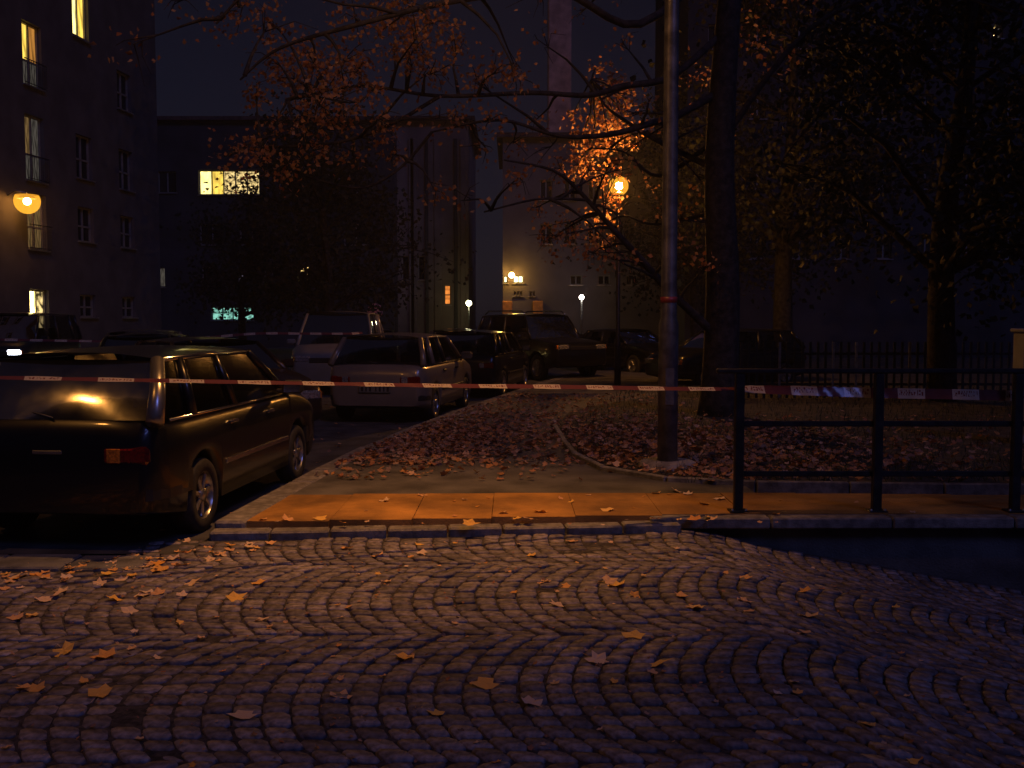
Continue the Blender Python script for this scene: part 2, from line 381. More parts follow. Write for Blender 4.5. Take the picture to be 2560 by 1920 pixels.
# ------------------------------------------------------------------ cobbles laid in segmental arcs
drive = kind(link('cobbled_drive', None), 'structure')
q = MB(); vs=[]; cx=[-8,-4,RX0,RX0+.4,RX0+.8,3,5,RX1,9]
for x in cx: vs += [(x,1.2,ramp(x)-.013),(x,7.94,ramp(x)-.013)]
q.add(vs,[(i*2,i*2+2,i*2+3,i*2+1) for i in range(len(cx)-1)]); q.build('joint_sand', M_SAND, drive)
LW, PH, NS = 1.52, R(36), 13
RAD = LW/2/math.sin(PH); SP = .124
stones = []
for lane in range(-1, 4):
    yc = 3.65 + LW*(lane+.5)
    for i in range(-52, 56):
        off = random.uniform(-.004,.004)
        for j in range(NS):
            a0, a1 = -PH + 2*PH*j/NS, -PH + 2*PH*(j+1)/NS
            jit = .10*(2*PH/NS)
            a0 += jit*math.sin(i*3.1+j*1.7); a1 += jit*math.sin(i*3.1+(j+1)*1.7)
            def P(ii, a): return (ii*SP + RAD*(1-math.cos(a)) - .1, yc + RAD*math.sin(a))
            c = [P(i,a0), P(i+1,a0), P(i+1,a1), P(i,a1)]
            mx, my = sum(p[0] for p in c)/4, sum(p[1] for p in c)/4
            ylim = 7.47 + .29*max(0,min(1,(mx+1.9)/3.2)) if mx < RX0 else 7.90
            if my > ylim-.05 or my < 1.4: continue
            if mx < -2.72 and my > 6.50: continue
            if mx < -6.5 or mx > 6.6: continue
            stones.append((mx,my,c))
def cobble_geo(c, mx, my, h):
    cr = []
    for px,py in c:
        dx,dy = px-mx, py-my; L = math.hypot(dx,dy); g = .0065+random.uniform(-.003,.004)
        cr.append((px-dx/L*g+random.gauss(0,.003), py-dy/L*g+random.gauss(0,.003)))
    tx, ty = random.gauss(0,.018), random.gauss(0,.018); vs=[]
    def ring(ins, z):
        o=[]
        for k in range(4):
            p, n_, pr = cr[k], cr[(k+1)%4], cr[(k-1)%4]
            for w_ in (pr, n_):
                x = p[0]+(w_[0]-p[0])*.2; y = p[1]+(w_[1]-p[1])*.2
                x = mx+(x-mx)*(1-ins); y = my+(y-my)*(1-ins)
                o.append((x, y, ramp(x)+z+h+(x-mx)*tx+(y-my)*ty))
        return o
    vs = ring(0,-.06)+ring(0,-.009)+ring(.055,-.001)+[(mx,my,ramp(mx)+h+.001)]
    fs = []
    for r in range(2):
        for k in range(8): fs.append((r*8+k, r*8+(k+1)%8, r*8+8+(k+1)%8, r*8+8+k))
    for k in range(8): fs.append((16+k, 16+(k+1)%8, 24))
    return vs, fs
def in_view(x, y):
    d = y*ct + EYE*st_; return abs(x/d*FPX) < 1300 and d > 0 and y > 3.45
near = sorted([s for s in stones if in_view(s[0],s[1])], key=lambda s: s[0]**2+s[1]**2)[:300]
ns = set(id(s) for s in near)
allb = MB()
for s in stones:
    mx,my,c = s; h = random.gauss(0,.0045)-.007*max(0,math.sin(mx*1.3+.7)*math.sin(my*1.1))**3
    vs, fs = cobble_geo(c, mx, my, h)
    if id(s) in ns:
        z = ramp(mx); q = MB(); q.add([(v[0]-mx,v[1]-my,v[2]-z) for v in vs], fs, 0, True)
        q.build('cobble', M_COBO, drive, loc=(mx,my,z))
    else: allb.add(vs, fs, 0, True)
kind(allb.build('cobbles', M_COB, drive), 'stuff')

# ------------------------------------------------------------------ planted bed on the right
bed = MB(); vs = [(x,y,ZS+.02) for x,y in BED] + [(40,9,ZS+.02),(40,41,ZS+.02),(9.2,41,ZS+.02),(9,31,ZS+.02),(3.2,21,ZS+.02),(1.0,17,ZS+.02)]
bed.add(vs,[tuple(range(len(vs)))]); kind(bed.build('planting_bed', M_SOIL), 'structure')
be = kind(link('bed_edging', None), 'structure')
for (x0,y0),(x1,y1) in zip(BED[:-1], BED[1:]):
    n = max(1, round(math.hypot(x1-x0,y1-y0)/.8))
    for i in range(n):
        ax,ay = x0+(x1-x0)*i/n, y0+(y1-y0)*i/n; bx,by = x0+(x1-x0)*(i+1)/n, y0+(y1-y0)*(i+1)/n
        if ax > 6.5: continue
        q = MB(); q.box((0,0,0),(math.hypot(bx-ax,by-ay)-.01,.07,.2),bev=.01); q.build('edging_stone', M_KERB, be, loc=((ax+bx)/2,(ay+by)/2,ZS-.05), rot=(0,0,math.atan2(by-ay,bx-ax)))
def in_bed(x,y):
    if y < 9.05 or y > 30: return False
    for (x0,y0),(x1,y1) in zip(BED[:-1],BED[1:]):
        pass
    if y > 14.5: return x > .62 + (y-14.5)*.25
    if y > 9.6:
        for (x0,y0),(x1,y1) in zip(BED[:5],BED[1:5]):
            if y1 <= y <= y0: return x > x0+(x1-x0)*(y-y0)/(y1-y0)+.06
    return x > 1.6 and y > 9.4
g = MB()
for i in range(9000):
    x, y = random.uniform(.7,11), 9.1+14*random.random()**1.6
    if not in_bed(x,y): continue
    h = random.uniform(.05,.14); a = random.uniform(0,6.28); w=.006; lx,ly = random.gauss(0,.04),random.gauss(0,.04)
    z0 = ZS+.018; g.add([(x-w*math.cos(a),y-w*math.sin(a),z0),(x+w*math.cos(a),y+w*math.sin(a),z0),(x+lx,y+ly,z0+h)],[(0,1,2)])
gr = kind(g.build('grass', mat('grass',(.05,.065,.025),.7,var=.3,scale=3,rand=.4)), 'stuff')
gr['label'] = 'thin dark grass growing in the bed behind the railing'

# ------------------------------------------------------------------ street lamps
LP = gp(1668, 1172, ZS)
street_lamp('tall grey lamp pole in the leaf-strewn bed, its head above the picture', (LP.x, LP.y, ZS+.02), 7.2, (-1.75,-1.75,0), 430, 'street lamps', .105, .066, aim=(-.95,8.0,0), beam=3.2, wide=.42, wide_aim=(-6,14.5,0.5))
street_lamp('street lamp across the road, mirrored in the near car rear window', (-8.1,3.9,0), 7.6, (1.25,.1,0), 300, 'street lamps', aim=(-5,5,0), beam=.3, wide=.5, wide_aim=(-4,6,0), pure=True)
# lamp glowing through the tree
GL = at(1547, 465, 24.0)
t = thing('globe_lamp', 'glowing orange globe lamp shining through the branches behind the tree', 'street lamp', (GL.x,GL.y,ZS), 0, 'street lamps')
q = MB(); q.tube([(0,0,-.1),(0,0,1.0),(0,0,1.05),(0,0,GL.z-ZS-.2)],[.08,.08,.055,.045],14); q.build('pole', M_RAIL, t)
q = MB(); q.lathe([(.05,-.24),(.1,-.2),(.1,-.15),(.05,-.14)],c=(0,0,GL.z-ZS),n=18); q.build('lamp_collar', M_STEEL, t)
q = MB(); q.lathe(ball(.085),c=(0,0,GL.z-ZS),n=20); q.build('lamp_bulb', emit('sodium_bulb', SODIUM, 3800), t)
q = MB(); q.lathe(ball(.23),c=(0,0,GL.z-ZS),n=28); q.build('lamp_globe', halo_glow('globe_halo',(1,.42,.03),1.5,.6), t)  # glowing ball sized to stand for the halo round the bulb
# small lamp by the far lit facade
for nm,lab,(px,py,Y),rr,c,stg,pole in (
    ('garden_lamp','small pale green-white lamp post at the corner of the striped far building',(1172,758,58),.16,(1,.95,.5),28,True),
    ('wall_lamp','small orange wall lamp between two bright windows of the far building',(1279,688,49.4),.14,(1,.55,.1),80,False),
    ('path_lamp','tiny white lamp post glowing above the van roof in the distance',(1454,743,47),.11,(1,.9,.75),40,True)):
    p = at(px,py,Y); t = thing(nm,lab,'lamp',(p.x,p.y,0),0,'small far lamps')
    q = MB(); q.lathe([(rr*math.sin(a*math.pi/8)+.0005,-rr*math.cos(a*math.pi/8)) for a in range(9)],c=(0,0,p.z),n=14); q.build('lamp_globe', emit(nm+'_glow',c,stg), t)
    q = MB()
    if pole: q.tube([(0,0,-.05),(0,0,p.z-rr*.9)],.045,10); q.build('pole', M_POLE, t)
    else: q.tube([(0,0,p.z+rr*.9),(0,.25,p.z+rr*1.3),(0,.62,p.z+rr*1.3)],.03,8); q.build('bracket', M_STEEL, t)

# ------------------------------------------------------------------ buildings
def facade(parent, O, U, length, height, wins, m_wall, depth=.16, z0=-.1, name='wall'):
    """wall sheet with real openings; wins: (u0,u1,z0,z1,panes,[pane materials],rows)"""
    O = Vector(O); U = Vector(U).normalized(); n = Vector((U.y, -U.x, 0))
    P = lambda u,z,d=0: O + U*u + Vector((0,0,z)) - n*d
    us = sorted(set([0,length]+[w[0] for w in wins]+[w[1] for w in wins])); zs = sorted(set([z0,height]+[w[2] for w in wins]+[w[3] for w in wins]))
    b = MB()
    for i in range(len(us)-1):
        for j in range(len(zs)-1):
            uc, zc = (us[i]+us[i+1])/2, (zs[j]+zs[j+1])/2
            if any(w[0]<uc<w[1] and w[2]<zc<w[3] for w in wins): continue
            b.add([P(us[i],zs[j]),P(us[i+1],zs[j]),P(us[i+1],zs[j+1]),P(us[i],zs[j+1])],[(0,1,2,3)])
    for w in wins:
        q = [(w[0],w[2]),(w[1],w[2]),(w[1],w[3]),(w[0],w[3])]
        for k in range(4):
            a, c = q[k], q[(k+1)%4]
            b.add([P(*a),P(*c),P(*c,depth+.1),P(*a,depth+.1)],[(0,1,2,3)])
    wl = b.build(name, m_wall, parent)
    for w in wins:
        u0,u1,a0,a1,np_,mats,rows = w
        fr = MB(); t = .05
        def bar(ua,ub,za,zb):
            pts = [P(ua,za,depth-.03),P(ub,za,depth-.03),P(ub,zb,depth-.03),P(ua,zb,depth-.03),P(ua,za,depth+.05),P(ub,za,depth+.05),P(ub,zb,depth+.05),P(ua,zb,depth+.05)]
            fr.add(pts,[(0,1,2,3),(4,7,6,5),(0,4,5,1),(1,5,6,2),(2,6,7,3),(3,7,4,0)])
        bar(u0,u1,a0,a0+t); bar(u0,u1,a1-t,a1); bar(u0,u0+t,a0+t,a1-t); bar(u1-t,u1,a0+t,a1-t)
        cu = [u0+t+(u1-u0-2*t)*k/np_ for k in range(np_+1)]; cz = [a0+t] + [a0+(a1-a0)*r for r in rows] + [a1-t]
        for c in cu[1:-1]: bar(c-.035,c+.035,a0+t,a1-t)
        for c in cz[1:-1]: bar(u0+t,u1-t,c-.03,c+.03)
        wo = fr.build('window', M_FRAME, parent)
        k = 0
        for zi in range(len(cz)-1):
            for ui in range(np_):
                ua,ub,za,zb = cu[ui]+.02,cu[ui+1]-.02,cz[zi]+.02,cz[zi+1]-.02
                c = P((ua+ub)/2,(za+zb)/2,depth+.02); hw,hh = (ub-ua)/2,(zb-za)/2
                pm = MB(); pm.add([-U*hw-Vector((0,0,hh)),U*hw-Vector((0,0,hh)),U*hw+Vector((0,0,hh)),-U*hw+Vector((0,0,hh))],[(0,1,2,3)])
                pm.build('pane', mats[k % len(mats)], wo, loc=c); k += 1
        si = MB(); si.add([P(u0-.06,a0-.05,-.09),P(u1+.06,a0-.05,-.09),P(u1+.06,a0-.005,-.09),P(u0-.06,a0-.005,-.09),P(u0-.06,a0-.05,.1),P(u1+.06,a0-.05,.1),P(u1+.06,a0+.0,.1),P(u0-.06,a0+.0,.1)],[(0,1,2,3),(3,2,6,7),(0,4,5,1),(1,5,6,2),(3,7,4,0)])
        si.build('sill', M_SILL, wo)
    return P
def shell(parent, P, length, height, deep, m_wall, m_roof, eave=.35, rise=0, z0=-.1):
    b = MB(); q = [P(0,z0),P(length,z0),P(length,z0,deep),P(0,z0,deep)]; r = [p+Vector((0,0,height-z0)) for p in q]
    b.add(q+r,[(1,2,6,5),(2,3,7,6),(3,0,4,7)]); b.build('side_wall', m_wall, parent)
    b = MB()
    e = [P(-eave,height+.003,-eave),P(length+eave,height+.003,-eave),P(length+eave,height+.003,deep+eave),P(-eave,height+.003,deep+eave)]; T = Vector((0,0,.22))
    b.add(e+[p+T for p in e],[(0,3,2,1),(0,1,5,4),(1,2,6,5),(2,3,7,6),(3,0,4,7)])
    if rise:
        g0, g1 = P(0,height+.22+rise,deep/2), P(length,height+.22+rise,deep/2)
        b.add([e[0]+T,e[1]+T,e[2]+T,e[3]+T,g0,g1],[(0,1,5,4),(2,3,4,5),(1,2,5),(3,0,4)])
    else: b.add([p+T for p in e],[(0,1,2,3)])
    return b.build('roof', m_roof, parent)
E_YEL = emit('room_yellow',(1,.66,.10),1.5,1,(5,5,1.5),.45); E_YELH = emit('room_yellow_bright',(1,.80,.25),2.6,1,(4,4,2),.6)
E_AMB = emit('curtain_amber',(1,.42,.08),.55,1,(9,9,1),.35); E_DIM = emit('curtain_dim',(.75,.66,.55),.10,1,(14,14,3),.3)
E_DIMO = emit('curtain_dim_amber',(1,.6,.22),.17,1,(14,14,3),.35)
E_CYAN = emit('room_cyan',(.35,.9,.72),.85,1,(3.2,3.2,5),.04); E_WHITE = emit('room_white',(1,.93,.5),6)
E_LEAFY = emit('room_behind_plants',(1,.72,.28),1.3,1,(5,5,5),.03); E_LIL = emit('room_lilac',(.8,.7,1),.35,1,(6,6,6),.03)
E_ORG = emit('stair_orange',(1,.30,.05),1.1,1,(2,2,3),.4)
E_LEAFW = emit('room_lamp_plants',(1,.70,.22),4,1,(4,4,3),.03)
E_SPK = emit('window_speck',(1,.7,.25),7)
E_LAMPR = emit('room_lamp',(1,.72,.22),22,1,(1.5,1.5,1.5),.25)
dk = [M_DARKGL]
# left apartment house along the street
Ud = Vector((.105,1,0)).normalized()
o0 = Vector((-16+.105*(18-33),18,0))
def uY(Y): return (Y-18)*math.hypot(.105,1)
lb = thing('apartment_house','dark apartment house on the left with a column of glowing yellow windows','building')
def zr(px,py,Y): return at(px,py,Y).z
wins = []
rowsA = [(zr(60,203,33),zr(60,40,33),[E_DIM,E_DIM,E_YEL,E_AMB]),(zr(70,445,33),zr(70,277,33),[E_DIM,E_DIM,E_DIMO,E_DIM]),
         (zr(85,620,33),zr(85,478,33),[E_DIMO,E_DIMO,E_DIMO,E_DIMO]),(zr(95,830,33),zr(95,722,33),[E_LEAFW,E_LEAFY,E_LAMPR,E_LEAFY])]
for c, Yc in enumerate((24.6,27.6,30.7,33.8,36.9,40.0)):
    for r,(a,t_,mm) in enumerate(rowsA):
        w = .55
        if Yc == 33.8: wins.append((uY(Yc)-w,uY(Yc)+w,a,t_,2,mm,[.4]))
        elif Yc == 36.9: wins.append((uY(Yc)-w,uY(Yc)+w,zr(190,98,36.9) if r == 0 else a+.5,zr(190,-55,36.9) if r == 0 else t_-.1,2,[E_YELH,E_YEL,E_YELH,E_YEL] if r == 0 else dk,[.05] if r==0 else [.45]))
        else: wins.append((uY(Yc)-w,uY(Yc)+w,a+.5,t_-.1,2,dk,[.45]))
LBL = uY(42.8)
P = facade(lb, o0, Ud, LBL, 17.5, wins, M_PLAS); shell(lb, P, LBL, 17.5, 11, M_PLAS, M_ROOF, .5, 3)
for r,(a,t_,mm) in enumerate(rowsA[:3]):              # little balcony rails in front of the tall windows
    q = MB(); n = Vector((Ud.y,-Ud.x,0))
    for u in [uY(33.8)-.62+k*.124 for k in range(11)]:
        q.tube([P(u,a+.0,-.12),P(u,a+.8,-.12)],.008,5,cap=False)
    q.tube([P(uY(33.8)-.64,a+.8,-.12),P(uY(33.8)+.64,a+.8,-.12)],.018,6); q.tube([P(uY(33.8)-.64,a+.04,-.12),P(uY(33.8)+.64,a+.04,-.12)],.014,6)
    q.build('balcony_rail', M_RAIL, lb)
# wall lamp on that house
wl = at(68,508,32.2); wl_x = -16+.105*(32.2-33)
t = thing('wall_lamp','blazing orange lamp on a bracket at the left house wall','lamp',(wl_x,32.2,wl.z),0)
k = wl.x-wl_x
q = MB(); q.tube([(-.0,0,.25),(k*.4,0,.4),(k,0,.32)],.03,8); q.build('bracket', M_STEEL, t)
q = MB(); q.lathe([(.02,.3),(.13,.27),(.28,.16),(.29,.14)],c=(k,0,0),n=18); q.build('lamp_shade', M_STEEL, t)
q = MB(); q.lathe(ball(.12),c=(k,0,.06),n=16); q.build('lamp_bulb', emit('wall_lamp_bulb',SODIUM,170), t)
q = MB(); q.lathe(ball(.40)[:9],c=(k,0,.06),n=24); q.build('halo_bowl', halo_glow('bowl_halo',(1,.42,.03),1.6,.5), t)  # bowl shape carries the lamp's halo as its own glow
# dark block behind it
p0 = at(372,800,60); p1 = at(985,800,60)
mb = thing('apartment_block','dark flat-roofed block with a wide lit yellow window in the middle distance','building')
def fw(px0,py0,px1,py1,Y,ox,np_,mats,rows=()):
    a, c = at(px0,py1,Y), at(px1,py0,Y); return (a.x-ox,c.x-ox,a.z,c.z,np_,mats,list(rows))
wins = [fw(497,425,648,487,60,p0.x,5,[E_YELH,E_YEL,E_LEAFY,E_LEAFY,E_LEAFY]), fw(528,767,634,801,60,p0.x,4,[E_CYAN]),
        fw(594,672,612,704,60,p0.x,1,[E_LIL]), fw(742,662,772,712,60,p0.x,1,[E_LEAFW]), fw(384,668,412,718,60,p0.x,1,[E_DIM]),
        fw(505,668,545,704,60,p0.x,2,dk), fw(660,668,700,704,60,p0.x,2,dk), fw(395,428,440,482,60,p0.x,2,dk), fw(700,428,760,482,60,p0.x,2,dk),
        fw(820,428,900,482,60,p0.x,3,dk), fw(500,560,560,612,60,p0.x,2,dk), fw(600,560,660,612,60,p0.x,2,dk), fw(740,560,800,612,60,p0.x,2,dk), fw(860,560,920,612,60,p0.x,2,dk)]
MH = at(400,302,60).z; ML = p1.x-p0.x
P = facade(mb,(p0.x,60,0),(1,0,0),ML,MH,wins,M_PLAS2); shell(mb,P,ML,MH,10,M_PLAS2,M_ROOF,.3)
# striped far building
p0 = at(978,800,60.5); p1 = at(1172,800,60.5)
sb = thing('striped_building','far pale building with vertical stripes and one narrow orange stair window','building')
wins = [fw(1110,712,1127,762,60.5,p0.x,1,[E_ORG],[.5]), fw(1005,640,1022,700,60.5,p0.x,1,dk), fw(1045,640,1062,700,60.5,p0.x,1,dk)]
P = facade(sb,(p0.x,60.5,0),(1,0,0),p1.x-p0.x,13.5,wins,M_PLASW); shell(sb,P,p1.x-p0.x,13.5,12,M_PLASW,M_ROOF,.4)
for k, px in enumerate((990,1030,1036,1068,1078,1095,1140,1158)):
    u = at(px,700,60.5).x-p0.x; q = MB(); q.box((p0.x+u,60.5-.06,6.2),(.22+.1*(k%3),.12,12.5),bev=.02); q.build('pilaster', M_PLASW if k%3 else M_PLAS2, sb)
# far building with the bright windows and chimney
p0 = at(1257,800,50); p1 = at(1665,800,50)
fb = thing('far_house','far lamp-lit house with two blinding bright windows and a tall chimney','building')
wins = [fw(1258.5,689,1269,708,50,p0.x,1,[E_WHITE]), fw(1282,688,1309,708,50,p0.x,2,[E_WHITE])]
for i in range(3): wins.append(fw(1284+i*8,728,1290+i*8,740,50,p0.x,1,dk))
for i in range(2): wins.append(fw(1323+i*8,728,1329+i*8,740,50,p0.x,1,dk))
for i in range(4): wins.append(fw(1350+i*60,560,1380+i*60,610,50,p0.x,2,dk)); wins.append(fw(1350+i*60,450,1380+i*60,500,50,p0.x,2,dk))
for i in range(3): wins.append(fw(1425+i*70,688,1455+i*70,712,50,p0.x,2,dk))
FH = at(1400,345,50).z; FL = p1.x-p0.x
P = facade(fb,(p0.x,50,0),(1,0,0),FL,FH,wins,mat('far_plaster',(.15,.125,.12),.9,var=.15,scale=.7)); rf = shell(fb,P,FL,FH,10,M_PLAS2,M_ROOF,.3)
c = at(1398,300,50.7); q = MB(); q.box((c.x,50.75,FH+7.2),(1.15,1.0,14.0),bev=.05); q.build('chimney', mat('pink_brick',(.55,.34,.27),.9,var=.2,scale=2,bump=.5), rf)
for i in range(2):
    q = MB(); pA = at((1268,1345)[i],745,49.9); q.box((pA.x,49.9,1.3),(.5,.12,2.6),bev=.03); q.build('door', mat('orange_door',(.6,.25,.06),.7), fb)
# big dark house behind the trees on the right
p0 = at(1712,800,44)
rb = thing('right_house','tall dark house behind the trees on the right with one tiny lit window','building')
wins = [fw(2484,62,2508,96,44,p0.x,2,[E_SPK,E_DIM])]
for i in range(8):
    for j in range(4):
        px = 1770+i*105; py = 60+j*175
        if i == 7 and j == 0: continue
        wins.append(fw(px,py,px+40,py+62,44,p0.x,2,dk))
P = facade(rb,(p0.x,44,0),(1,0,0),24,19,wins,M_PLAS2); shell(rb,P,24,19,10,M_PLAS2,M_ROOF,.4,3)

# ------------------------------------------------------------------ trees
LF_AUT = leafmat('autumn_leaves',[(.30,.12,.06),(.46,.26,.14),(.38,.15,.07),(.52,.34,.22),(.26,.10,.06)],.55)
LF_DRK = leafmat('dark_foliage',[(.012,.016,.010),(.02,.022,.012),(.026,.022,.012)],.04)
def leaf(b, c, size, nrm=None, tip=None):
    a = random.uniform(0,6.28); zc = random.uniform(-1,1); s = math.sqrt(1-zc*zc)
    n = Vector((s*math.cos(a),s*math.sin(a),zc)) if nrm is None else nrm
    t = n.orthogonal().normalized(); t.rotate(Matrix.Rotation(random.uniform(0,6.28),3,n)); u = n.cross(t)
    c = Vector(c); k = size
    b.add([c-t*k*.5, c+u*k*.42-t*k*.12+n*k*.1, c+u*k*.2+t*k*.2, c+t*k*.55, c-u*k*.2+t*k*.2, c-u*k*.42-t*k*.12+n*k*.1],[(0,1,2,3),(0,3,4,5)])
def clump(lb_, wb, c, r, n, size, node):
    c = Vector(c); node = Vector(node)
    mid = (c+node)/2 + Vector((random.gauss(0,.12),random.gauss(0,.12),random.gauss(.1,.1)))*max(.3,(c-node).length*.3)
    wb.tube([node,(node+mid)/2+Vector((0,0,.03)),mid,c],[.03,.022,.016,.006],5,cap=False)
    for k in range(4):
        e = c+Vector((random.gauss(0,r*.7),random.gauss(0,r*.7),random.gauss(-r*.2,r*.6)))
        wb.tube([mid+(c-mid)*random.uniform(.4,1),(c+e)/2+Vector((0,0,.05)),e],[.009,.006,.003],4,cap=False)
    for k in range(n):
        leaf(lb_, c+Vector((random.gauss(0,r*.55),random.gauss(0,r*.6),random.gauss(-r*.1,r*.55))), size*random.uniform(.7,1.25))
def interp(pts, n):
    pts=[Vector(p) for p in pts]; o=[]
    for i in range(len(pts)-1):
        p0,p1,p2,p3 = pts[max(i-1,0)],pts[i],pts[i+1],pts[min(i+2,len(pts)-1)]
        for k in range(n):
            t=k/n; o.append(.5*((2*p1)+(p2-p0)*t+(2*p0-5*p1+4*p2-p3)*t*t+(3*p1-p0-3*p2+p3)*t**3))
    o.append(pts[-1]); return o
# --- the big maple by the lamp
TB = Vector((3.35,16.2,ZS))
tr = thing('maple_tree','big half-bare autumn tree behind the lamp pole, leaves lit orange','tree')
wb = MB(); lv = MB(); nodes=[]
trunk = interp([TB+Vector((0,0,-.1)),TB+Vector((.05,0,2)),TB+Vector((-.05,-.1,4.2)),TB+Vector((.1,-.1,7)),TB+Vector((.3,0,10)),TB+Vector((.1,.2,13))],4)
tb = MB(); tb.tube(trunk,[.36,.31,.29,.28,.27,.26,.25,.24,.23,.22,.2,.19,.17,.15,.13,.12,.10,.08,.06,.05,.03],14); tb.build('trunk', M_BARK, tr)
def limb(ctrl, r0, r1=.012):
    p = interp(ctrl,5); r0 *= .62; wb.tube(p,[r0+(r1-r0)*i/(len(p)-1) for i in range(len(p))],8,cap=False); nodes.extend(p[3:]); return p
tz = lambda z: TB+Vector((0,-.05,z-ZS))
limb([tz(5.3),at(1700,285,15.7),at(1620,310,15.3),at(1530,335,15.0),at(1400,340,14.7),at(1250,300,14.4),at(1080,330,14)],.11)
limb([tz(6.2),at(1680,190,15.6),at(1560,215,15.2),at(1470,238,14.9),at(1330,232,14.5),at(1100,240,13.9),at(900,215,13.5),at(720,250,13.2)],.10)
limb([tz(1.35),at(1672,725,15.9),at(1590,635,15.5),at(1530,570,15.3),at(1450,480,15.1),at(1380,425,14.8),at(1260,400,14.5)],.12)
limb([at(1470,500,15.15),at(1400,497,14.9),at(1330,500,14.7),at(1210,530,14.4)],.04)
limb([tz(7.4),at(1600,60,14.8),at(1400,-20,14),at(1150,0,13.2),at(900,60,12.7),at(700,120,12.6),at(600,200,12.6)],.11)
limb([tz(7.9),at(1450,-200,14),at(1150,-220,13),at(900,-120,12.6),at(650,-40,12.4),at(540,60,12.4)],.10)
limb([at(1100,240,13.9),at(960,320,13.7),at(820,360,13.5),at(650,370,13.5),at(560,390,13.5)],.045)
limb([at(1080,330,14),at(1000,420,13.9),at(900,470,13.8),at(760,440,13.8)],.035)
limb([tz(4.0),at(1640,350,17.2),at(1560,300,18.6),at(1510,260,20.2),at(1480,200,21)],.09)
limb([tz(4.6),at(1650,440,18),at(1560,380,19.6),at(1480,370,20.6)],.07)
limb([tz(3.4),at(1640,560,18),at(1560,540,19.8),at(1510,560,21)],.06)
limb([tz(8),at(1650,-150,17),at(1560,-60,19),at(1480,0,21)],.09)
limb([tz(6.5),TB+Vector((1.6,.4,8)),TB+Vector((3.2,.8,8.6)),TB+Vector((4.6,1,8.2))],.10)
limb([tz(4.5),TB+Vector((1.2,-.6,6)),TB+Vector((2.6,-1.2,6.4)),TB+Vector((3.9,-1.8,5.8))],.09)
limb([tz(9),TB+Vector((-.8,1.5,11)),TB+Vector((-1.8,2.8,12))],.08)
def nearest(c): return min(nodes, key=lambda q:(q-c).length)
CL = [(690,150,.28,70),(730,195,.3,80),(770,130,.3,70),(790,160,.26,50),(855,185,.25,60),(900,165,.25,60),(640,232,.22,45),(800,245,.22,40),(850,285,.24,60),(885,40,.3,60),
      (1010,20,.4,130),(980,60,.28,60),(1090,55,.3,70),(1040,110,.25,50),(1140,110,.25,40),(1030,160,.2,35),(985,125,.2,30),(1090,180,.22,35),(590,380,.26,45),(650,370,.26,55),(720,430,.24,40),
      (790,370,.25,45),(960,330,.22,35),(980,385,.2,25),(1090,480,.16,22),(1240,180,.26,45),(560,45,.25,35),(610,15,.25,30),(690,60,.2,20),(1190,200,.2,30),(1300,200,.2,25),(940,235,.18,20),
      (1230,300,.2,25),(1140,285,.18,18),(690,300,.18,16),(740,310,.16,14),(880,390,.2,16),(1340,300,.2,25),(1400,420,.25,30),(1300,440,.2,18),(1480,420,.25,40),(1420,560,.3,50),(1480,620,.3,45),(1370,600,.25,25),(1340,520,.2,18)]
for x,y,r,n in CL:
    c = at(x,y,13.0+random.uniform(-.5,1.1) if x < 1330 else 15+random.uniform(-.5,1.2)); clump(lv,wb,c,r,int(n*1.9),.066,nearest(c))
for x,y,r,n in [(1530,205,.30,110),(1500,250,.3,80),(1545,260,.28,80),(1520,300,.3,110),(1480,300,.3,80),(1550,320,.3,120),(1525,360,.3,110),(1455,350,.32,130),(1470,400,.28,90),(1440,420,.28,70),
                (1500,440,.25,50),(1530,500,.26,70),(1545,430,.2,25),(1520,550,.26,60),(1510,600,.24,40),(1570,250,.25,40),(1580,350,.25,40),(1430,290,.25,45),(1480,540,.22,30),(1490,170,.25,40)]:
    c = at(x,y,22.9+random.uniform(-.6,.6)); clump(lv,wb,c,r,int(n*.8),.10,nearest(c))
for k in range(60):
    b0 = random.choice(nodes); c = b0+Vector((random.gauss(0,.7),random.gauss(0,.8),random.gauss(.2,.5)))
    clump(lv,wb,c,random.uniform(.2,.35),random.randint(8,30),.075,b0)
for k in range(26):
    c = TB+Vector((random.gauss(1.2,1.8),random.gauss(.6,1.6),random.uniform(5.5,13)-ZS)); clump(lv,wb,c,.4,40,.085,nearest(c))
wb.build('branches', M_BARK, tr); kind(lv.build('crown', LF_AUT, tr),'stuff')
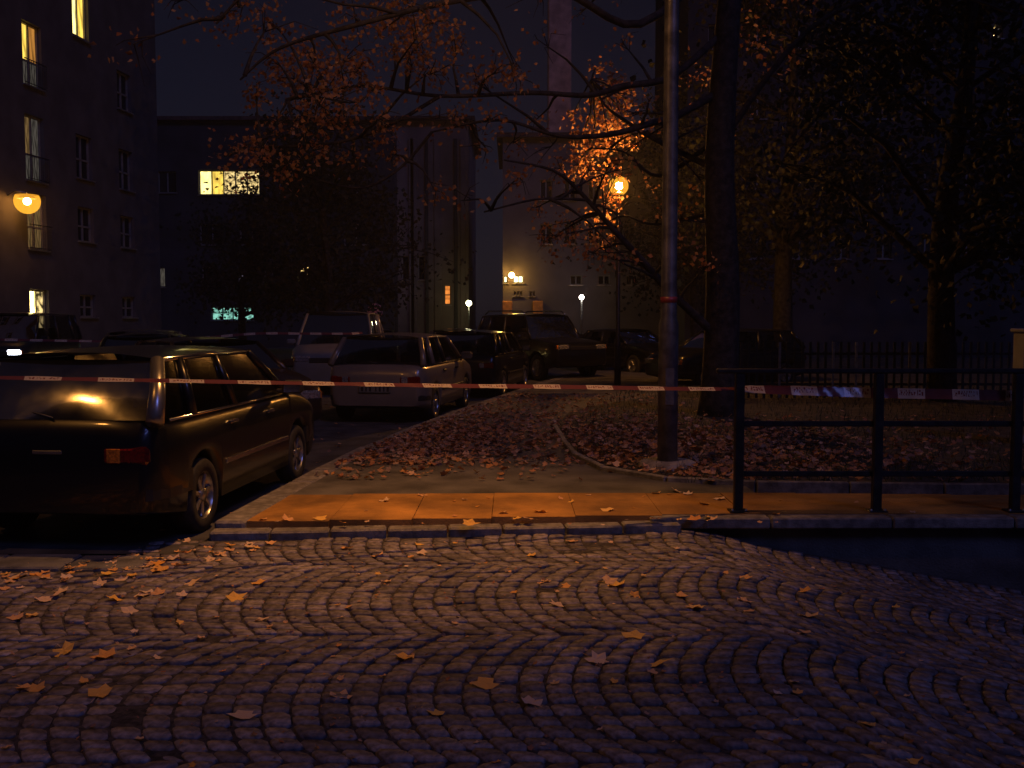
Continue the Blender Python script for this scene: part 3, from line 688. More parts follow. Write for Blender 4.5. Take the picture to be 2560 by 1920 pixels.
# --- other trees
def tree(label, base, h, cr, cw, nleaf, lm, seed, group='trees', size=.11, name='tree'):
    random.seed(seed); t = thing(name,label,'tree',base,0,group)
    pts = interp([(0,0,-.1),(random.gauss(0,.1),random.gauss(0,.1),h*.3),(random.gauss(0,.2),random.gauss(0,.2),h*.6),(random.gauss(0,.3),random.gauss(0,.3),h*.92)],4)
    r0 = h*.026; tb = MB(); tb.tube(pts,[r0*(1-.85*i/(len(pts)-1)) for i in range(len(pts))],10); tb.build('trunk',M_BARKD,t)
    wb = MB(); lv = MB(); ends=[]
    for k in range(26):
        f = random.uniform(.28,.95); p = pts[int(f*(len(pts)-1))]; a = k*2.4+random.uniform(-.4,.4); L = cw*(1.15-.75*abs(f-.45))*random.uniform(.6,1.0)
        e = p+Vector((math.cos(a)*L,math.sin(a)*L,L*random.uniform(.1,.7))); m_ = (p+e)/2+Vector((0,0,L*.12))
        wb.tube([p,m_,e],[r0*.35*(1.1-f),r0*.2,.012],6,cap=False)
        for j in range(5):
            q = p+(e-p)*random.uniform(.35,1); s = q+Vector((random.gauss(0,L*.25),random.gauss(0,L*.25),random.gauss(.1,L*.22))); wb.tube([q,(q+s)/2+Vector((0,0,.08)),s],[.025,.016,.006],4,cap=False); ends += [s,(q+s)/2]
    for k in range(nleaf):
        c = random.choice(ends); leaf(lv, c+Vector((random.gauss(0,cr),random.gauss(0,cr),random.gauss(0,cr))), size*random.uniform(.7,1.4))
    wb.build('branches',M_BARKD,t); kind(lv.build('crown',lm,t),'stuff'); return t
tree('dark bushy tree hiding the right half of the middle block',(-6.6,36,0),9.2,.45,3.4,5200,LF_DRK,3,size=.16)
tree('slender dark tree just left of the striped far building',(-8.9,47,0),8.5,.5,2.8,5000,LF_DRK,4,size=.18)
tree('dark tree standing behind the railing on the right',(8.2,19,ZS),11,.45,3.6,9000,LF_DRK,5,size=.13)
tree('dark tree at the far right edge behind the railing',(10.3,14.6,ZS),10,.45,3.2,8000,LF_DRK,6,size=.12)
tree('dark tree filling the gap between the maple and the tall right house',(8.0,29.5,ZS),12.5,.5,4.0,9000,LF_DRK,8,size=.15)
tree('dark tree in front of the left part of the middle block',(-13.4,50,0),8.2,.5,2.6,4500,LF_DRK,9,size=.18)
tree('dark tree beside the far lamp-lit house',(7.6,41,0),10,.5,3.2,6000,LF_DRK,12,size=.17)
random.seed(21)

# ------------------------------------------------------------------ cars
STY = {
 'hatch': dict(L=3.95,W=1.66,H=1.43,belt=.93,wb=2.46,ya=.95,yat=.30,yd=-1.86,ydt=-1.55,hood=.70,rear=.80,sill=.20,wr=.29,rails=0),
 'estate':dict(L=4.05,W=1.66,H=1.43,belt=.93,wb=2.45,ya=.95,yat=.30,yd=-1.96,ydt=-1.62,hood=.70,rear=.80,sill=.20,wr=.29,rails=0),
 'sedan': dict(L=4.35,W=1.70,H=1.39,belt=.92,wb=2.55,ya=.95,yat=.28,yd=-1.60,ydt=-1.02,hood=.68,rear=.90,sill=.19,wr=.30,rails=0),
 'van':   dict(L=4.4, W=1.78,H=1.86,belt=1.08,wb=2.7,ya=1.40,yat=.72,yd=-2.14,ydt=-2.0,hood=.86,rear=1.0,sill=.22,wr=.31,rails=0),
 'suv':   dict(L=4.45,W=1.82,H=1.84,belt=1.12,wb=2.62,ya=.92,yat=.42,yd=-2.10,ydt=-1.90,hood=.98,rear=1.0,sill=.34,wr=.36,rails=1),
}
def car(label, style, pm, x, y, hx, hy, z=0, near=False, group='parked cars', glassm=None, plate=True, lit=None, spokes=True):
    s = dict(STY[style]); L,Wd,H,belt = s['L'],s['W'],s['H'],s['belt']; gm = glassm or M_GLASS
    t = thing('parked_car',label,'car',(x,y,z),math.atan2(-hx,hy),group)
    fr, re = L/2, -L/2; yw = [s['wb']/2+.0, -s['wb']/2+.0]; wr = s['wr']; ra = wr+.055
    def hw(yy):
        e = min(yy-re, fr-yy); r = min(max(e,0)/.42,1); return Wd/2*(.80+.20*math.sqrt(max(0,1-(1-r)**2)))
    def ztop(yy):
        if yy > s['ya']: f = (yy-s['ya'])/(fr-s['ya']); return belt+.02-(belt-s['hood'])*(f**1.7)*.95-(.05*max(0,(f-.9)/.1))
        if yy < s['yd']: f = (s['yd']-yy)/max(.02,(s['yd']-re)); return belt-(belt-s['rear'])*f**2
        return belt
    def zbot(yy):
        e = min(yy-re, fr-yy); zb = s['sill']+(1-min(max(e,0)/.5,1))*.09
        for w in yw:
            d = abs(yy-w)
            if d < ra: zb = max(zb, wr+math.sqrt(ra*ra-d*d)-.01)
        return zb
    ys = set([re,re+.015,re+.05,re+.11,re+.2,fr,fr-.015,fr-.05,fr-.11,fr-.2,s['ya'],s['yd']])
    ys |= set(re+L*i/22 for i in range(1,22))
    for w in yw:
        for k in range(-7,8): ys.add(w+ra*math.sin(k*math.pi/14))
        ys.add(w-ra-.004); ys.add(w+ra+.004)
    ys = sorted(q for q in ys if re <= q <= fr)
    b = MB(); vs=[]; n=16
    for yy in ys:
        h, zt, zb = hw(yy), ztop(yy), zbot(yy)
        e = min(yy-re, fr-yy); endk = max(0,1-e/.05)
        zt2 = zt-.05*endk
        z3 = max(min(.72, zt2-.12), zb+.06); z2 = max(zb+.035, zb+(z3-zb)*.5)
        half = [(h-.10,zb),(h-.02,zb+.02),(h,z2),(h-.006,z3),(h-.022,max(zt2-.06,z3+.01)),(h-.075,zt2-.008),(h*.55,zt2+.018),(0,zt2+.026)]
        vs += [(px,yy,pz) for px,pz in half] + [(-px,yy,pz) for px,pz in reversed(half)]
    fs=[]
    for i in range(len(ys)-1):
        for k in range(n-1):
            if k == 7: continue
            fs.append((i*n+k,(i+1)*n+k,(i+1)*n+k+1,i*n+k+1))
    fs.append(tuple(range(n))); fs.append(tuple(range(len(ys)*n-1,(len(ys)-1)*n-1,-1)))
    b.add(vs,fs,0,True); body = b.build('body', pm, t)
    b = MB(); b.box((0,0,s['sill']+.08),(Wd-.5,L-.5,.1)); b.build('underbody', M_BLKP, t)
    for w in yw:                                     # dark wheel housings
        pass
    # greenhouse
    hb, hr = Wd/2-.065, Wd/2-.20; zr_ = H-.075
    A0,A1,D1,D0 = s['ya'],s['yat'],s['ydt'],s['yd']
    def Sd(sg,yy,v): return Vector((sg*(hb+(hr-hb)*v), yy, belt+(zr_-belt)*v))
    roof = MB(); nu,nv = 10,8; rv=[]
    for j in range(nv+1):
        f = j/nv; yy = D1-.06+(A1+.06-(D1-.06))*f
        for i in range(nu+1):
            u = 2*i/nu-1; crown = (1-abs(u)**2.6)
            rv.append((u*(hr+.025), yy - .05*abs(u)**2*(1 if f>.5 else -1)*abs(2*f-1), zr_+.005+crown*.052+.024*(1-(2*f-1)**2)*crown))
    roof.add(rv,[(j*(nu+1)+i,j*(nu+1)+i+1,(j+1)*(nu+1)+i+1,(j+1)*(nu+1)+i) for j in range(nv) for i in range(nu)],0,True)
    roof.build('roof', pm, t)
    def pillar(p,q,r,sx=1.0,m=None):
        b = MB(); b.tube([p,p+(q-p)*.5+Vector((math.copysign(.012,p.x),0,0)),q],[r*1.15,r,r*.9],10,sx=sx); b.build('pillar', m or pm, t)
    ny = [A0-.10, (A0+D0)/2-.02, D0+.1]
    for sg in (-1,1):
        pillar(Sd(sg,A0,0),Sd(sg,A1,1),.034); pillar(Sd(sg,D0,0)+Vector((0,-.02*near,0)),Sd(sg,D1,1),.056 if near else .045, m=M_SATIN if near else None)
        yb = .5*(A0+D0)+.05; pillar(Sd(sg,yb,0),Sd(sg,yb-.06,1),.035,m=M_BLKP if not near else pm)
        cuts = [(A0,A1),(yb,yb-.06)]
        yc = D0+.62 if style in ('hatch','estate','van','suv') else D0+.3
        pillar(Sd(sg,yc,0),Sd(sg,yc-.03+ (D1-D0)*.35,1),.04); cuts += [(yc,yc-.03+(D1-D0)*.35),(D0,D1)]
        for (a0,a1),(c0,c1) in zip(cuts,cuts[1:]):
            b = MB(); v0,v1=.02,.97; k=.012
            pts = (Sd(sg,a0-.03,v0),Sd(sg,c0+.03,v0),Sd(sg,c1+.03,v1),Sd(sg,a1-.03,v1))
            if sg>0: pts=(pts[1],pts[0],pts[3],pts[2])
            b.patch(*pts,nu=4,nv=4,bulge=(sg*.014,0,0)); b.build('side_window', gm, t)
        # roof gutter trim
        b = MB(); b.tube([Sd(sg,A1,1.0),Sd(sg,(A1+D1)/2,1.03),Sd(sg,D1,1.0)],.018,6); b.build('roof_gutter', pm if not near else M_CHROME, t)
        b = MB(); b.tube([Sd(sg,A0-.15,-.005)+Vector((sg*.012,0,0)),Sd(sg,0,-.005)+Vector((sg*.02,0,0)),Sd(sg,D0+.2,-.005)+Vector((sg*.012,0,0))],.011,6); b.build('window_trim', M_CHROME if near or style=='suv' else M_BLKP, t)
    iw = .03
    b = MB(); b.patch(Sd(-1,A0,0)+Vector((iw,0,.0)),Sd(1,A0,0)+Vector((-iw,0,0)),Sd(1,A1,1)+Vector((-iw,0,0)),Sd(-1,A1,1)+Vector((iw,0,0)),nu=8,nv=4,bulge=(0,.07,.01)); b.build('windscreen', gm, t)
    b = MB(); b.patch(Sd(1,D0,.03)+Vector((-iw,0,0)),Sd(-1,D0,.03)+Vector((iw,0,0)),Sd(-1,D1,1)+Vector((iw,0,0)),Sd(1,D1,1)+Vector((-iw,0,0)),nu=8,nv=4,bulge=(0,-.06,.01)); rw_ = b.build('rear_window', gm, t)
    b = MB(); b.tube([(.02,D0-.03,belt+.03),(-.18,D0+.02,belt+.07),(-.42,D0+.035,belt+.075)],.008,5); b.build('wiper', M_BLKP, rw_)
    # bumpers and side strips follow the plan outline
    for end in (re,fr):
        path=[]; sgn = 1 if end>0 else -1; bz = s['sill']+.26
        yl = [end-sgn*d for d in (.55,.35,.2,.11,.05,.015)]
        P1 = [Vector((hw(yy)-.004,yy,bz)) for yy in yl]; P2 = [Vector((-p.x,p.y,p.z)) for p in reversed(P1)]
        path = P1+P2
        if sgn < 0: path = list(reversed(path))
        path = list(reversed(path))
        b = MB(); b.sweep(path,.17,.035); b.build('bumper', M_BLKP if style!='suv' else pm, t)
    for sg in (-1,1):
        yy0,yy1 = yw[1]+ra+.06, yw[0]-ra-.06
        b = MB(); b.box((sg*(Wd/2+.002),(yy0+yy1)/2,.50),(.024,yy1-yy0,.045),bev=.008); b.build('side_strip', M_CHROME if near else M_BLKP, t)
        for dy in (.42,-.52):
            b = MB(); b.box((sg*(Wd/2-.002),dy-.1,belt-.12),(.035,.17,.03),bev=.008); b.build('door_handle', M_BLKP if not near else M_CHROME, t)
        b = MB(); b.box((sg*(Wd/2+.11),A0-.28,belt+.08),(.20,.09,.13),bev=.03); mi = b.build('wing_mirror', pm if not near else M_BLKP, t)
        b = MB(); b.box((sg*(Wd/2+.0),A0-.26,belt+.04),(.12,.04,.04),bev=.01); b.build('mirror_arm', M_BLKP, mi)
        b = MB(); b.box((sg*(Wd/2+.11),A0-.328,belt+.08),(.16,.004,.10)); b.build('mirror_glass', M_CHROME, mi)
        # lights
        b = MB(); zt_ = s['rear']-.10
        if style in ('van','suv'): b.box((sg*(hw(re+.05)-.05),re+.04,zt_+.06),(.13,.08,.34),bev=.025)
        else: b.box((sg*(hw(re+.03)-.16),re+.02,zt_),(.34,.06,.13),bev=.025)
        tl = b.build('tail_light', M_REDL, t)
        b = MB(); b.box((sg*(hw(re+.03)-.24),re-.014,zt_),(.10,.01,.1),bev=.004); b.build('lens', M_AMB if near else M_CLRL, tl)
        b = MB(); b.box((sg*(hw(fr-.03)-.19),fr-.025,s['hood']-.06),(.34,.07,.14),bev=.03); hl = b.build('headlight', emit('parking_light',(.8,.88,1),28) if lit == sg else M_CLRL, t)
        b = MB(); b.box((sg*(hw(fr-.06)-.03),fr-.08,s['hood']-.06),(.05,.10,.12),bev=.02); b.build('indicator', M_AMB, t)
    if plate:
        b = MB(); b.box((0,re-.022,s['rear']-.24),(.52,.014,.115),bev=.004); pl = b.build('number_plate', M_PLATE, t)
        if plate == 'marks':
            b = MB()
            for k in range(7):
                xx = -.2+k*.065+(.03 if k > 2 else 0); b.box((xx,re-.031,s['rear']-.24),(.034-.012*(k%2),.004,.07)); 
            b.build('plate_characters', M_INK, pl)
    b = MB(); b.box((0,fr-.0,s['hood']-.08),(Wd*.5,.03,.11),bev=.01)
    for k in range(3): b.box((0,fr+.016,s['hood']-.115+k*.035),(Wd*.47,.012,.01))
    b.build('grille', M_BLKP, t)
    # wheels
    for w in yw:
        for sg in (-1,1):
            MM = Matrix.Translation((sg*(Wd/2-.10),w,wr)) @ Matrix.Rotation(sg*math.pi/2,4,'Y')
            b = MB(); b.lathe([(wr*.62,-.09),(wr*.9,-.095),(wr,-.07),(wr,.06),(wr*.93,.085),(wr*.66,.085),(wr*.62,.06)],M=MM,n=28); wh = b.build('wheel', M_TYRE, t)
            b = MB(); b.lathe([(wr*.64,.075),(wr*.6,.05),(wr*.52,.035),(.001,.03)],M=MM,n=28)
            if spokes:
                for k in range(7):
                    a = 2*math.pi*k/7; M2 = MM @ Matrix.Rotation(a,4,'Z') @ Matrix.Translation((wr*.34,0,.055)); b.box((0,0,0),(wr*.5,wr*.13,.025),bev=.008,M=M2)
                b.lathe([(.001,.082),(.05,.08),(.06,.05)],M=MM,n=14)
            b.build('rim', M_RIM, wh)
    # seats
    for sx_,sy in ((-.38,.05),(.38,.05),(-.4,-.85),(.4,-.85)):
        b = MB(); b.box((sx_,sy-.2,belt+.02),(.46,.13,.34),bev=.05); se = b.build('seat', M_SEAT, t)
        b = MB(); b.box((sx_,sy-.23,belt+.27),(.25,.09,.16),bev=.04); b.build('headrest', M_SEAT, se)
    if s['rails']:
        for sg in (-1,1):
            b = MB(); b.tube([Vector((sg*(hr-.03),A1-.05,zr_+.05)),Vector((sg*(hr-.03),A1-.25,H+.07)),Vector((sg*(hr-.03),D1+.25,H+.07)),Vector((sg*(hr-.03),D1+.05,zr_+.05))],.02,8); b.build('roof_rail', M_CHROME, t)
        b = MB(); b.tube([(Wd/2-.02,re+.2,0.0),(Wd/2-.02,re+.2,0.0)],.01,4); b = None
    if near:
        b = MB(); b.tube([(-.5,re+.25,.27),(-.5,re-.03,.26)],.024,10); b.build('exhaust_pipe', M_STEEL, t)
        b = MB(); b.box((0,re-.008,.72),(.22,.02,.03),bev=.006); b.build('boot_handle', M_CHROME, t)
    return t
PB = paint('paint_black',(.008,.009,.013)); PN = paint('paint_navy',(.012,.016,.03)); PS = paint('paint_silver',(.20,.17,.14),.15)
PG = paint('paint_grey',(.09,.09,.095),.6); PW = paint('paint_white',(.20,.185,.165),.0); PBR = paint('paint_brown',(.05,.03,.022),.4); PGN = paint('paint_green',(.015,.03,.022),.4)
def nrm2(a,b): l=math.hypot(a,b); return a/l,b/l
def place(label, style, pm, cx, cy, hx, hy, **kw): hx,hy = nrm2(hx,hy); return car(label,style,pm,cx,cy,hx,hy,**kw)
# near car: rear right corner near X -2.44, Y 7.0
place('near dark hatchback parked at the kerb with orange light on its rear window','estate',PB,-3.10,9.02,.085,1,near=True,glassm=M_GLASSD,plate=False)
place('silver hatchback seen from behind with amber-lit boot and number plate','hatch',PS,-1.86,17.75,.16,1,plate='marks')
place('black hatchback parked just ahead of the silver hatchback','hatch',PB,-.72,22.8,.2,1)
place('small black van seen from behind with two bright corner lights','van',PB,.35,33.0,.12,1)
place('dark off-roader with roof rails standing crosswise by the far kerb','suv',PB,.75,28.8,.52,-.85)
place('low dark car behind the off-roader, half hidden by the lamp pole','sedan',PB,3.6,31.5,.55,-.83)
place('dim dark car behind the lamp pole under the trees','hatch',PB,5.4,25.2,-.9,-.45)
place('brown saloon nosing out beyond the near car, side windows glowing','sedan',PBR,-4.55,15.0,.62,-.78)
place('pale van facing the camera in the middle of the parked row','van',PW,-4.05,23.8,.05,-1)
place('black estate parked left of the brown saloon','estate',PB,-6.2,17.0,.3,-.95)
place('dark car at the left edge with one white parking light on','van',PN,-13.75,28.2,.08,-1,lit=-1)
place('grey car parked behind the black estate on the left','hatch',PG,-8.3,22.4,.2,-1)
place('dark green car parked behind the pale van','sedan',PGN,-4.3,30.5,.1,-1)
place('grey saloon far down the middle of the parked row','sedan',PG,-1.6,31.0,.15,1)

# ------------------------------------------------------------------ railing
rl = thing('railing','dark metal railing along the edge of the sunken ramp','railing')
px0 = at(1845,1300,8.05).x; PSP = 1.125; RH = 1.13
for k in range(5):
    q = MB(); q.box((px0+k*PSP,8.06,ZS+RH/2),(.075,.06,RH),bev=.008); po = q.build('post', M_RAIL, rl)
    q = MB(); q.box((px0+k*PSP,8.06,ZS+.012),(.15,.13,.014),bev=.003); q.build('base_plate', M_RAIL, po)
    for bx in (-.055,.055):
        q = MB(); q.lathe([(.001,.016),(.011,.014),(.012,0)],c=(px0+k*PSP+bx,8.02,ZS+.018),n=8); q.build('bolt', M_STEEL, po)
q = MB(); q.box((px0+2*PSP-.04,8.06,ZS+RH+.02),(4*PSP+.3,.07,.04),bev=.01); q.build('handrail', M_RAIL, rl)
for zz in (.72,.31):
    q = MB(); q.box((px0+2*PSP,8.085,ZS+zz),(4*PSP,.028,.045),bev=.006); q.build('rail', M_RAIL, rl)

# ------------------------------------------------------------------ barrier tapes
def tape_mat():
    m = bpy.data.materials.new('barrier_tape'); m.use_nodes=True; t=m.node_tree; N=t.nodes; L=t.links; p=N['Principled BSDF']
    uv=N.new('ShaderNodeUVMap'); sp=N.new('ShaderNodeSeparateXYZ'); L.new(uv.outputs[0],sp.inputs[0])
    def mth(op,a,b=None):
        n=N.new('ShaderNodeMath'); n.operation=op
        for i,q in enumerate((a,b)):
            if q is None: continue
            if isinstance(q,(int,float)): n.inputs[i].default_value=q
            else: L.new(q,n.inputs[i])
        return n.outputs[0]
    u,v=sp.outputs[0],sp.outputs[1]
    ph=mth('FRACT',mth('DIVIDE',u,.44)); blk=mth('LESS_THAN',ph,.5)
    edge=mth('GREATER_THAN',mth('ABSOLUTE',mth('SUBTRACT',ph,.25)),.222)
    # row of small dark strokes across the pale block (the print is too blurred to read)
    cell=mth('FRACT',mth('DIVIDE',u,.021)); wn=N.new('ShaderNodeTexWhiteNoise'); wn.noise_dimensions='1D'; L.new(mth('FLOOR',mth('DIVIDE',u,.021)),wn.inputs['W'])
    wn2=N.new('ShaderNodeTexWhiteNoise'); wn2.noise_dimensions='2D'; cb=N.new('ShaderNodeCombineXYZ'); L.new(mth('FLOOR',mth('DIVIDE',u,.007)),cb.inputs[0]); L.new(mth('FLOOR',mth('MULTIPLY',v,6)),cb.inputs[1]); L.new(cb.outputs[0],wn2.inputs['Vector'])
    ink=mth('MULTIPLY',mth('GREATER_THAN',wn2.outputs[0],.5),mth('MULTIPLY',mth('LESS_THAN',cell,.72),mth('MULTIPLY',mth('GREATER_THAN',v,.3),mth('LESS_THAN',v,.85))))
    ink=mth('MULTIPLY',ink,mth('MULTIPLY',blk,mth('SUBTRACT',1,edge)))
    m1=N.new('ShaderNodeMix'); m1.data_type='RGBA'; L.new(blk,m1.inputs[0]); m1.inputs[6].default_value=(.17,.06,.07,1); m1.inputs[7].default_value=(.66,.58,.48,1)
    m2=N.new('ShaderNodeMix'); m2.data_type='RGBA'; L.new(ink,m2.inputs[0]); L.new(m1.outputs[2],m2.inputs[6]); m2.inputs[7].default_value=(.25,.06,.05,1)
    L.new(m2.outputs[2],p.inputs['Base Color']); p.inputs['Roughness'].default_value=.16
    tl=N.new('ShaderNodeBsdfTranslucent'); L.new(m2.outputs[2],tl.inputs['Color']); mx=N.new('ShaderNodeMixShader'); mx.inputs[0].default_value=.35
    L.new(p.outputs[0],mx.inputs[1]); L.new(tl.outputs[0],mx.inputs[2]); L.new(mx.outputs[0],N['Material Output'].inputs['Surface']); return m
M_TAPE = tape_mat()
def tape(name,label,ctrl,tilts,width=.052):
    pts = interp(ctrl,24); n=len(pts); vs=[]; us=[]; u=0
    for i,p in enumerate(pts):
        f = i/(n-1)*(len(tilts)-1); k=min(int(f),len(tilts)-2); a=R(tilts[k]+(tilts[k+1]-tilts[k])*(f-k))+.06*math.sin(i*.7)
        d = (pts[min(i+1,n-1)]-pts[max(i-1,0)]); d.z=0; d.normalize(); nn=Vector((d.y,-d.x,0))
        if i: u += (pts[i]-pts[i-1]).length
        w = Vector((0,0,math.cos(a)))+nn*math.sin(a)
        for j in range(4): 
            s_ = (j/3-.5)*width; vs.append(p+w*s_+nn*(.004*math.sin(i*1.3+j))); us.append((u,j/3))
    b = MB(); b.add(vs,[(i*4+j,i*4+4+j,i*4+5+j,i*4+1+j) for i in range(n-1) for j in range(3)],0,True)
    me = b.mesh(name,M_TAPE); uvl = me.uv_layers.new(name='UVMap')
    for lp in me.loops: uvl.data[lp.index].uv = us[lp.vertex_index]
    return tag(link(name,me), label,'tape','barrier tapes')
tape('barrier_tape','red and white barrier tape stretched across the whole picture in front of the cars',
     [at(-330,938,6.15),at(0,944,6.35),at(430,952,6.62),at(760,958,6.95),at(1100,964,7.35),at(1400,967,7.7),at(1700,972,8.0),at(1845,972,8.11)],[-66,-66,-65,-64,-62,-54,-58,-66])
tape('barrier_tape','pale barrier tape running on behind the railing posts to the right',
     [at(1846,972,8.10),at(1950,975,8.13),at(2190,982,8.16),at(2400,986,8.14),at(2560,990,8.16),at(2900,1000,8.2)],[-62,-36,-14,-6,-6,-6],.085)
tape('barrier_tape','second far barrier tape drooping past the pale van roof',
     [at(-120,846,18.6),at(0,849,19),at(180,852,19.3),at(360,854,19.6),at(500,845,19.9),at(640,834,20.2),at(760,834,20.5),at(868,834,20.8),at(906,832,21.2)],[-40,-45,-50,-50,-40,-45,-50,-40],.06)

# ------------------------------------------------------------------ signs and small things on the right
p = at(938,778,40)
t = thing('traffic_sign','small round pinkish traffic sign left of the striped building','sign',(p.x,p.y,0))
q = MB(); q.tube([(0,0,-.05),(0,0,p.z+.4)],.03,8); q.build('pole',M_STEEL,t)
q = MB(); q.lathe([(.001,.015),(.3,.015),(.31,0),(.3,-.012),(.001,-.012)],M=Matrix.Translation((0,-.045,p.z)) @ Matrix.Rotation(math.pi/2,4,'X'),n=24); q.build('disc',mat('sign_pink',(.6,.25,.25),.4),t)
q = MB(); q.box((0,-.045,p.z-.52),(.34,.02,.34),bev=.01); q.build('plate',mat('sign_white',(.6,.6,.62),.4),t)
p = at(2572,888,12.4)
t = thing('white_cabinet','white cabinet cut off by the right edge of the picture','cabinet',(p.x+.12,p.y,ZS))
q = MB(); q.box((0,0,.72),(.5,.3,1.38),bev=.02); q.build('housing',mat('cabinet_white',(.4,.4,.42),.5,var=.1),t)
q = MB(); q.box((0,0,1.43),(.56,.36,.05),bev=.015); q.build('lid',mat('cabinet_white',(.4,.4,.42)),t)
q = MB(); q.box((-.02,-.156,.75),(.42,.012,1.2),bev=.004); dr = q.build('door',mat('cabinet_white',(.4,.4,.42)),t)
q = MB(); q.box((.14,-.168,.8),(.025,.02,.12),bev=.004); q.build('handle',M_STEEL,dr)
fn = thing('picket_fence','faint picket fence under the dark trees behind the railing','fence')
fx0, fx1, fy = 3.9, 10.2, 19.6
for k in range(43):
    q = MB(); q.box((fx0+k*.15,fy,ZS+.58),(.05,.02,1.1),bev=.004); q.build('picket',M_STEEL if k in (9,16,19,26) else M_RAIL,fn)
for zz in (.3,.9):
    q = MB(); q.box(((fx0+fx1)/2,fy+.03,ZS+zz),(fx1-fx0+.2,.03,.05),bev=.005); q.build('crossbar',M_RAIL,fn)
# reflective clamp band and sticker on the lamp pole
q = MB(); q.lathe([(.070,0),(.088,.002),(.088,.06),(.070,.062)],c=(LP.x,LP.y,at(1660,757,LP.y).z),n=24)
tag(q.build('pole_sticker',mat('sticker_red',(.32,.05,.05),.35)),'small red sticker band wrapped around the tall lamp pole','sticker')

# ------------------------------------------------------------------ fallen leaves
def maple_mesh(k):
    random.seed(100+k); b = MB(); vs=[(0,0,.006)]; n=10
    for i in range(n):
        a = 2*math.pi*i/n+math.pi/2; r = (.5 if i%2==0 else .36)*(1 if i!=5 else .6)*random.uniform(.78,1.15)
        vs.append((r*math.cos(a),r*math.sin(a),(.16 if i%2==0 else .03)*random.uniform(.1,1.0)))
    fs=[(0,1+i,1+(i+1)%n) for i in range(n)]
    vs += [(0,-.2,.02),(.012,-.62,.05),(-.012,-.62,.05)]; fs.append((11,12,13)); b.add(vs,fs); return b
LF_GND = leafmat('fallen_leaves',[(.36,.15,.06),(.24,.15,.12),(.60,.28,.08),(.18,.11,.08),(.62,.42,.28),(.42,.17,.08),(.28,.2,.17)],.15)
LF_ONE = leafmat('fallen_leaf_bright',[(.85,.38,.05),(.75,.55,.34),(.66,.30,.10),(.9,.55,.12),(.70,.55,.45),(.85,.42,.07)],.1)
mbs = [maple_mesh(k) for k in range(6)]; mms = [m.mesh('fallen_leaf',LF_ONE) for m in mbs]
random.seed(33)
def gz(x,y):
    if y < 7.5 and x > -6: return ramp(x)+.004
    if x < kx(y)-.02 and y > 7: return .004
    if in_bed(x,y): return ZS+.03
    return ZS+.010
spots=[]
for px,py in [(480,1460),(650,1458),(590,1497),(652,1552),(160,1628),(258,1640),(1586,1592),(1388,1512),(1010,1645),(1215,1711),(1520,1455),(1540,1464),(1862,1435),(2010,1430),(1175,1312),(1060,1385),(868,1372),(945,1390),(1320,1328),(1430,1325),
              (720,1330),(800,1300),(960,1255),(1490,1650),(1645,1662),(1700,1490),(1738,1520),(2010,1565),(1860,1500),(2020,1512),(1255,1285),(1290,1300),(1350,1282),(1520,1278),(1640,1300),(370,1483),(325,1530),(40,1545),(80,1540),(110,1500),(130,1492),(150,1480),
              (270,1435),(320,1425),(395,1410),(400,1425),(430,1398),(455,1415),(330,1440),(300,1450),(250,1460),(355,1490),(395,1485),(290,1500),(60,1720),(90,1722),(250,1735),(610,1790),(850,1745),(1330,1760),(1760,1262),(1800,1250),(1720,1237),(1640,1235),(1690,1230),(1780,1330),(1735,1328)]:
    g_ = gp(px,py,0 if py > 1325 else ZS); spots.append((g_.x,g_.y,random.uniform(.10,.15)))
while len(spots) < 200:
    x,y = random.gauss(-.3,2.6), random.uniform(3.6,8.9)
    if not in_view(x,y) or x < -3.9: continue
    spots.append((x,y,random.choice([.035,.045,.05,.06,.08])))
while len(spots) < 285:                             # leaves blown into the corner by the near car
    f = random.random(); x = -3.6+1.7*f+random.gauss(0,.12); y = 6.15+1.0*f+random.gauss(0,.16)
    spots.append((x,y,random.uniform(.05,.1)))
LABS = {}
for i,(x,y,s_) in enumerate(spots):
    o = link('fallen_leaf', mms[i%6], None, (x,y,gz(x,y)), (random.gauss(0,.16),random.gauss(0,.16),random.uniform(0,6.28))); o.scale=(s_,s_*random.uniform(.8,1.1),s_)
    where = 'scattered on the cobbled drive' if y < 7.45 and x > -2.3 else ('heaped in the corner beside the near car' if x <= -1.9 else 'lying on the pale slab strip or path edge')
    tag(o,'curled orange-brown fallen leaf '+where,'leaf','fallen leaves '+where)
ld = MB()
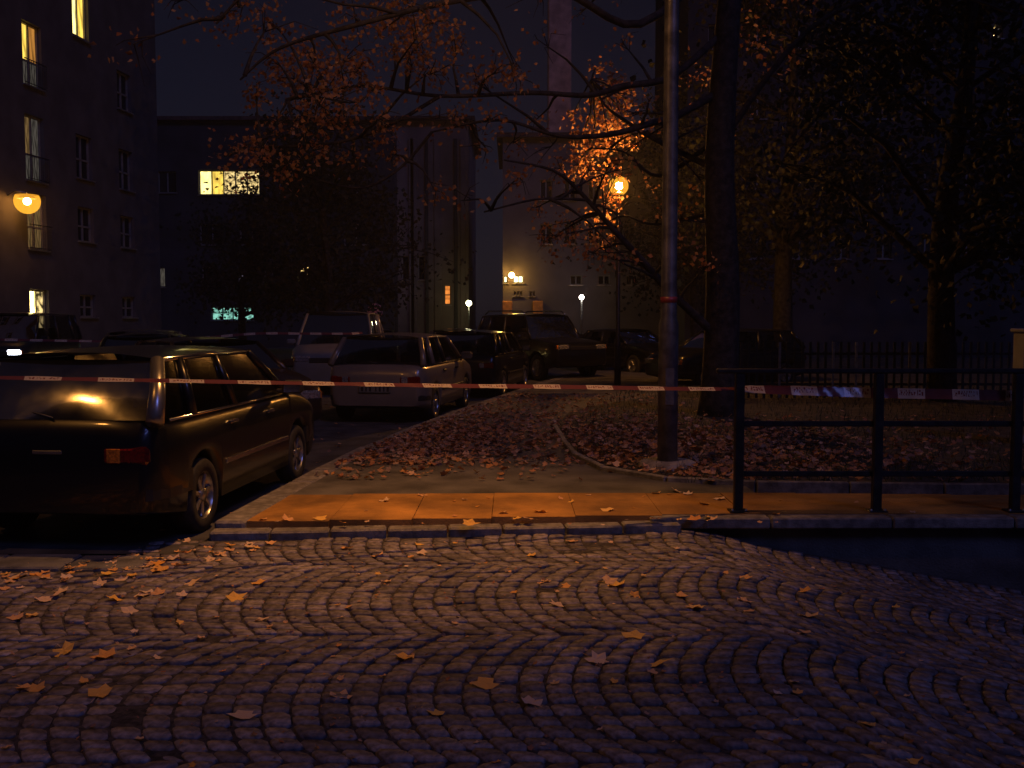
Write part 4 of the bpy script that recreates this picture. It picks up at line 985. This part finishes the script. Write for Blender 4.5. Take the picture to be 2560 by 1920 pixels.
def drop(x,y,s_,z):
    m = random.choice(mbs); T = Matrix.Translation((x,y,z)) @ Matrix.Rotation(random.uniform(0,6.28),4,'Z') @ Matrix.Rotation(random.gauss(0,.35),4,'X') @ Matrix.Rotation(random.gauss(0,.35),4,'Y') @ Matrix.Scale(s_,4)
    ld.add([T @ Vector(v) for v in m.v], m.f)
n=0
while n < 3600:                                     # drift on the path
    y = random.uniform(9.6,21); x = kx(y)+.15+abs(random.gauss(0,1.5))
    cen = math.exp(-((y-12.8)/2.6)**2)
    if random.random() > .18+.82*cen or x > 5: continue
    if y < 10.6 and random.random() < .75: continue
    drop(x,y,random.uniform(.05,.10),(ZS+.012 if not in_bed(x,y) else ZS+.035)+random.uniform(0,.02)); n += 1
n=0
while n < 2600:                                     # drift in the bed round the pole
    x,y = LP.x+random.gauss(.3,1.6), LP.y+random.gauss(1.2,1.9)
    if not in_bed(x,y) or math.hypot(x-LP.x,y-LP.y) < .3: continue
    drop(x,y,random.uniform(.05,.11),ZS+.03+random.uniform(0,.06)); n += 1
for k in range(500):
    x,y = random.uniform(1.5,9), random.uniform(9.3,16)
    if in_bed(x,y): drop(x,y,random.uniform(.05,.1),ZS+.035)
for k in range(400):
    x,y = random.uniform(-9,-1.5), random.uniform(11,30)
    if x < kx(y)-.05: drop(x,y,random.uniform(.05,.09),.008)
for k in range(1500):                              # crumbs of leaf and twig on the setts
    x,y = random.uniform(-3.9,4.2), random.uniform(3.4,7.4)
    if x < -2.7 and y > 6.4: continue
    drop(x,y,random.choice([.012,.018,.022,.03]),ramp(x)+.006)
kind(ld.build('leaf_litter', LF_GND),'stuff')['label'] = 'drift of fallen leaves over the path and around the pole'


# ------------------------------------------------------------------ thin mist added for lamp glow and a navy veil
q = MB(); q.box((0,0,38.0),(640,640,82)); hz = kind(q.build('haze', None),'stuff')
m = bpy.data.materials.new('mist'); m.use_nodes = True; N = m.node_tree.nodes; N.remove(N['Principled BSDF'])
pv = N.new('ShaderNodeVolumePrincipled'); pv.inputs['Density'].default_value = 0.0010; pv.inputs['Color'].default_value = (.9,.9,.95,1); pv.inputs['Anisotropy'].default_value = .25
m.node_tree.links.new(pv.outputs[0], N['Material Output'].inputs['Volume']); hz.data.materials.clear(); hz.data.materials.append(m)
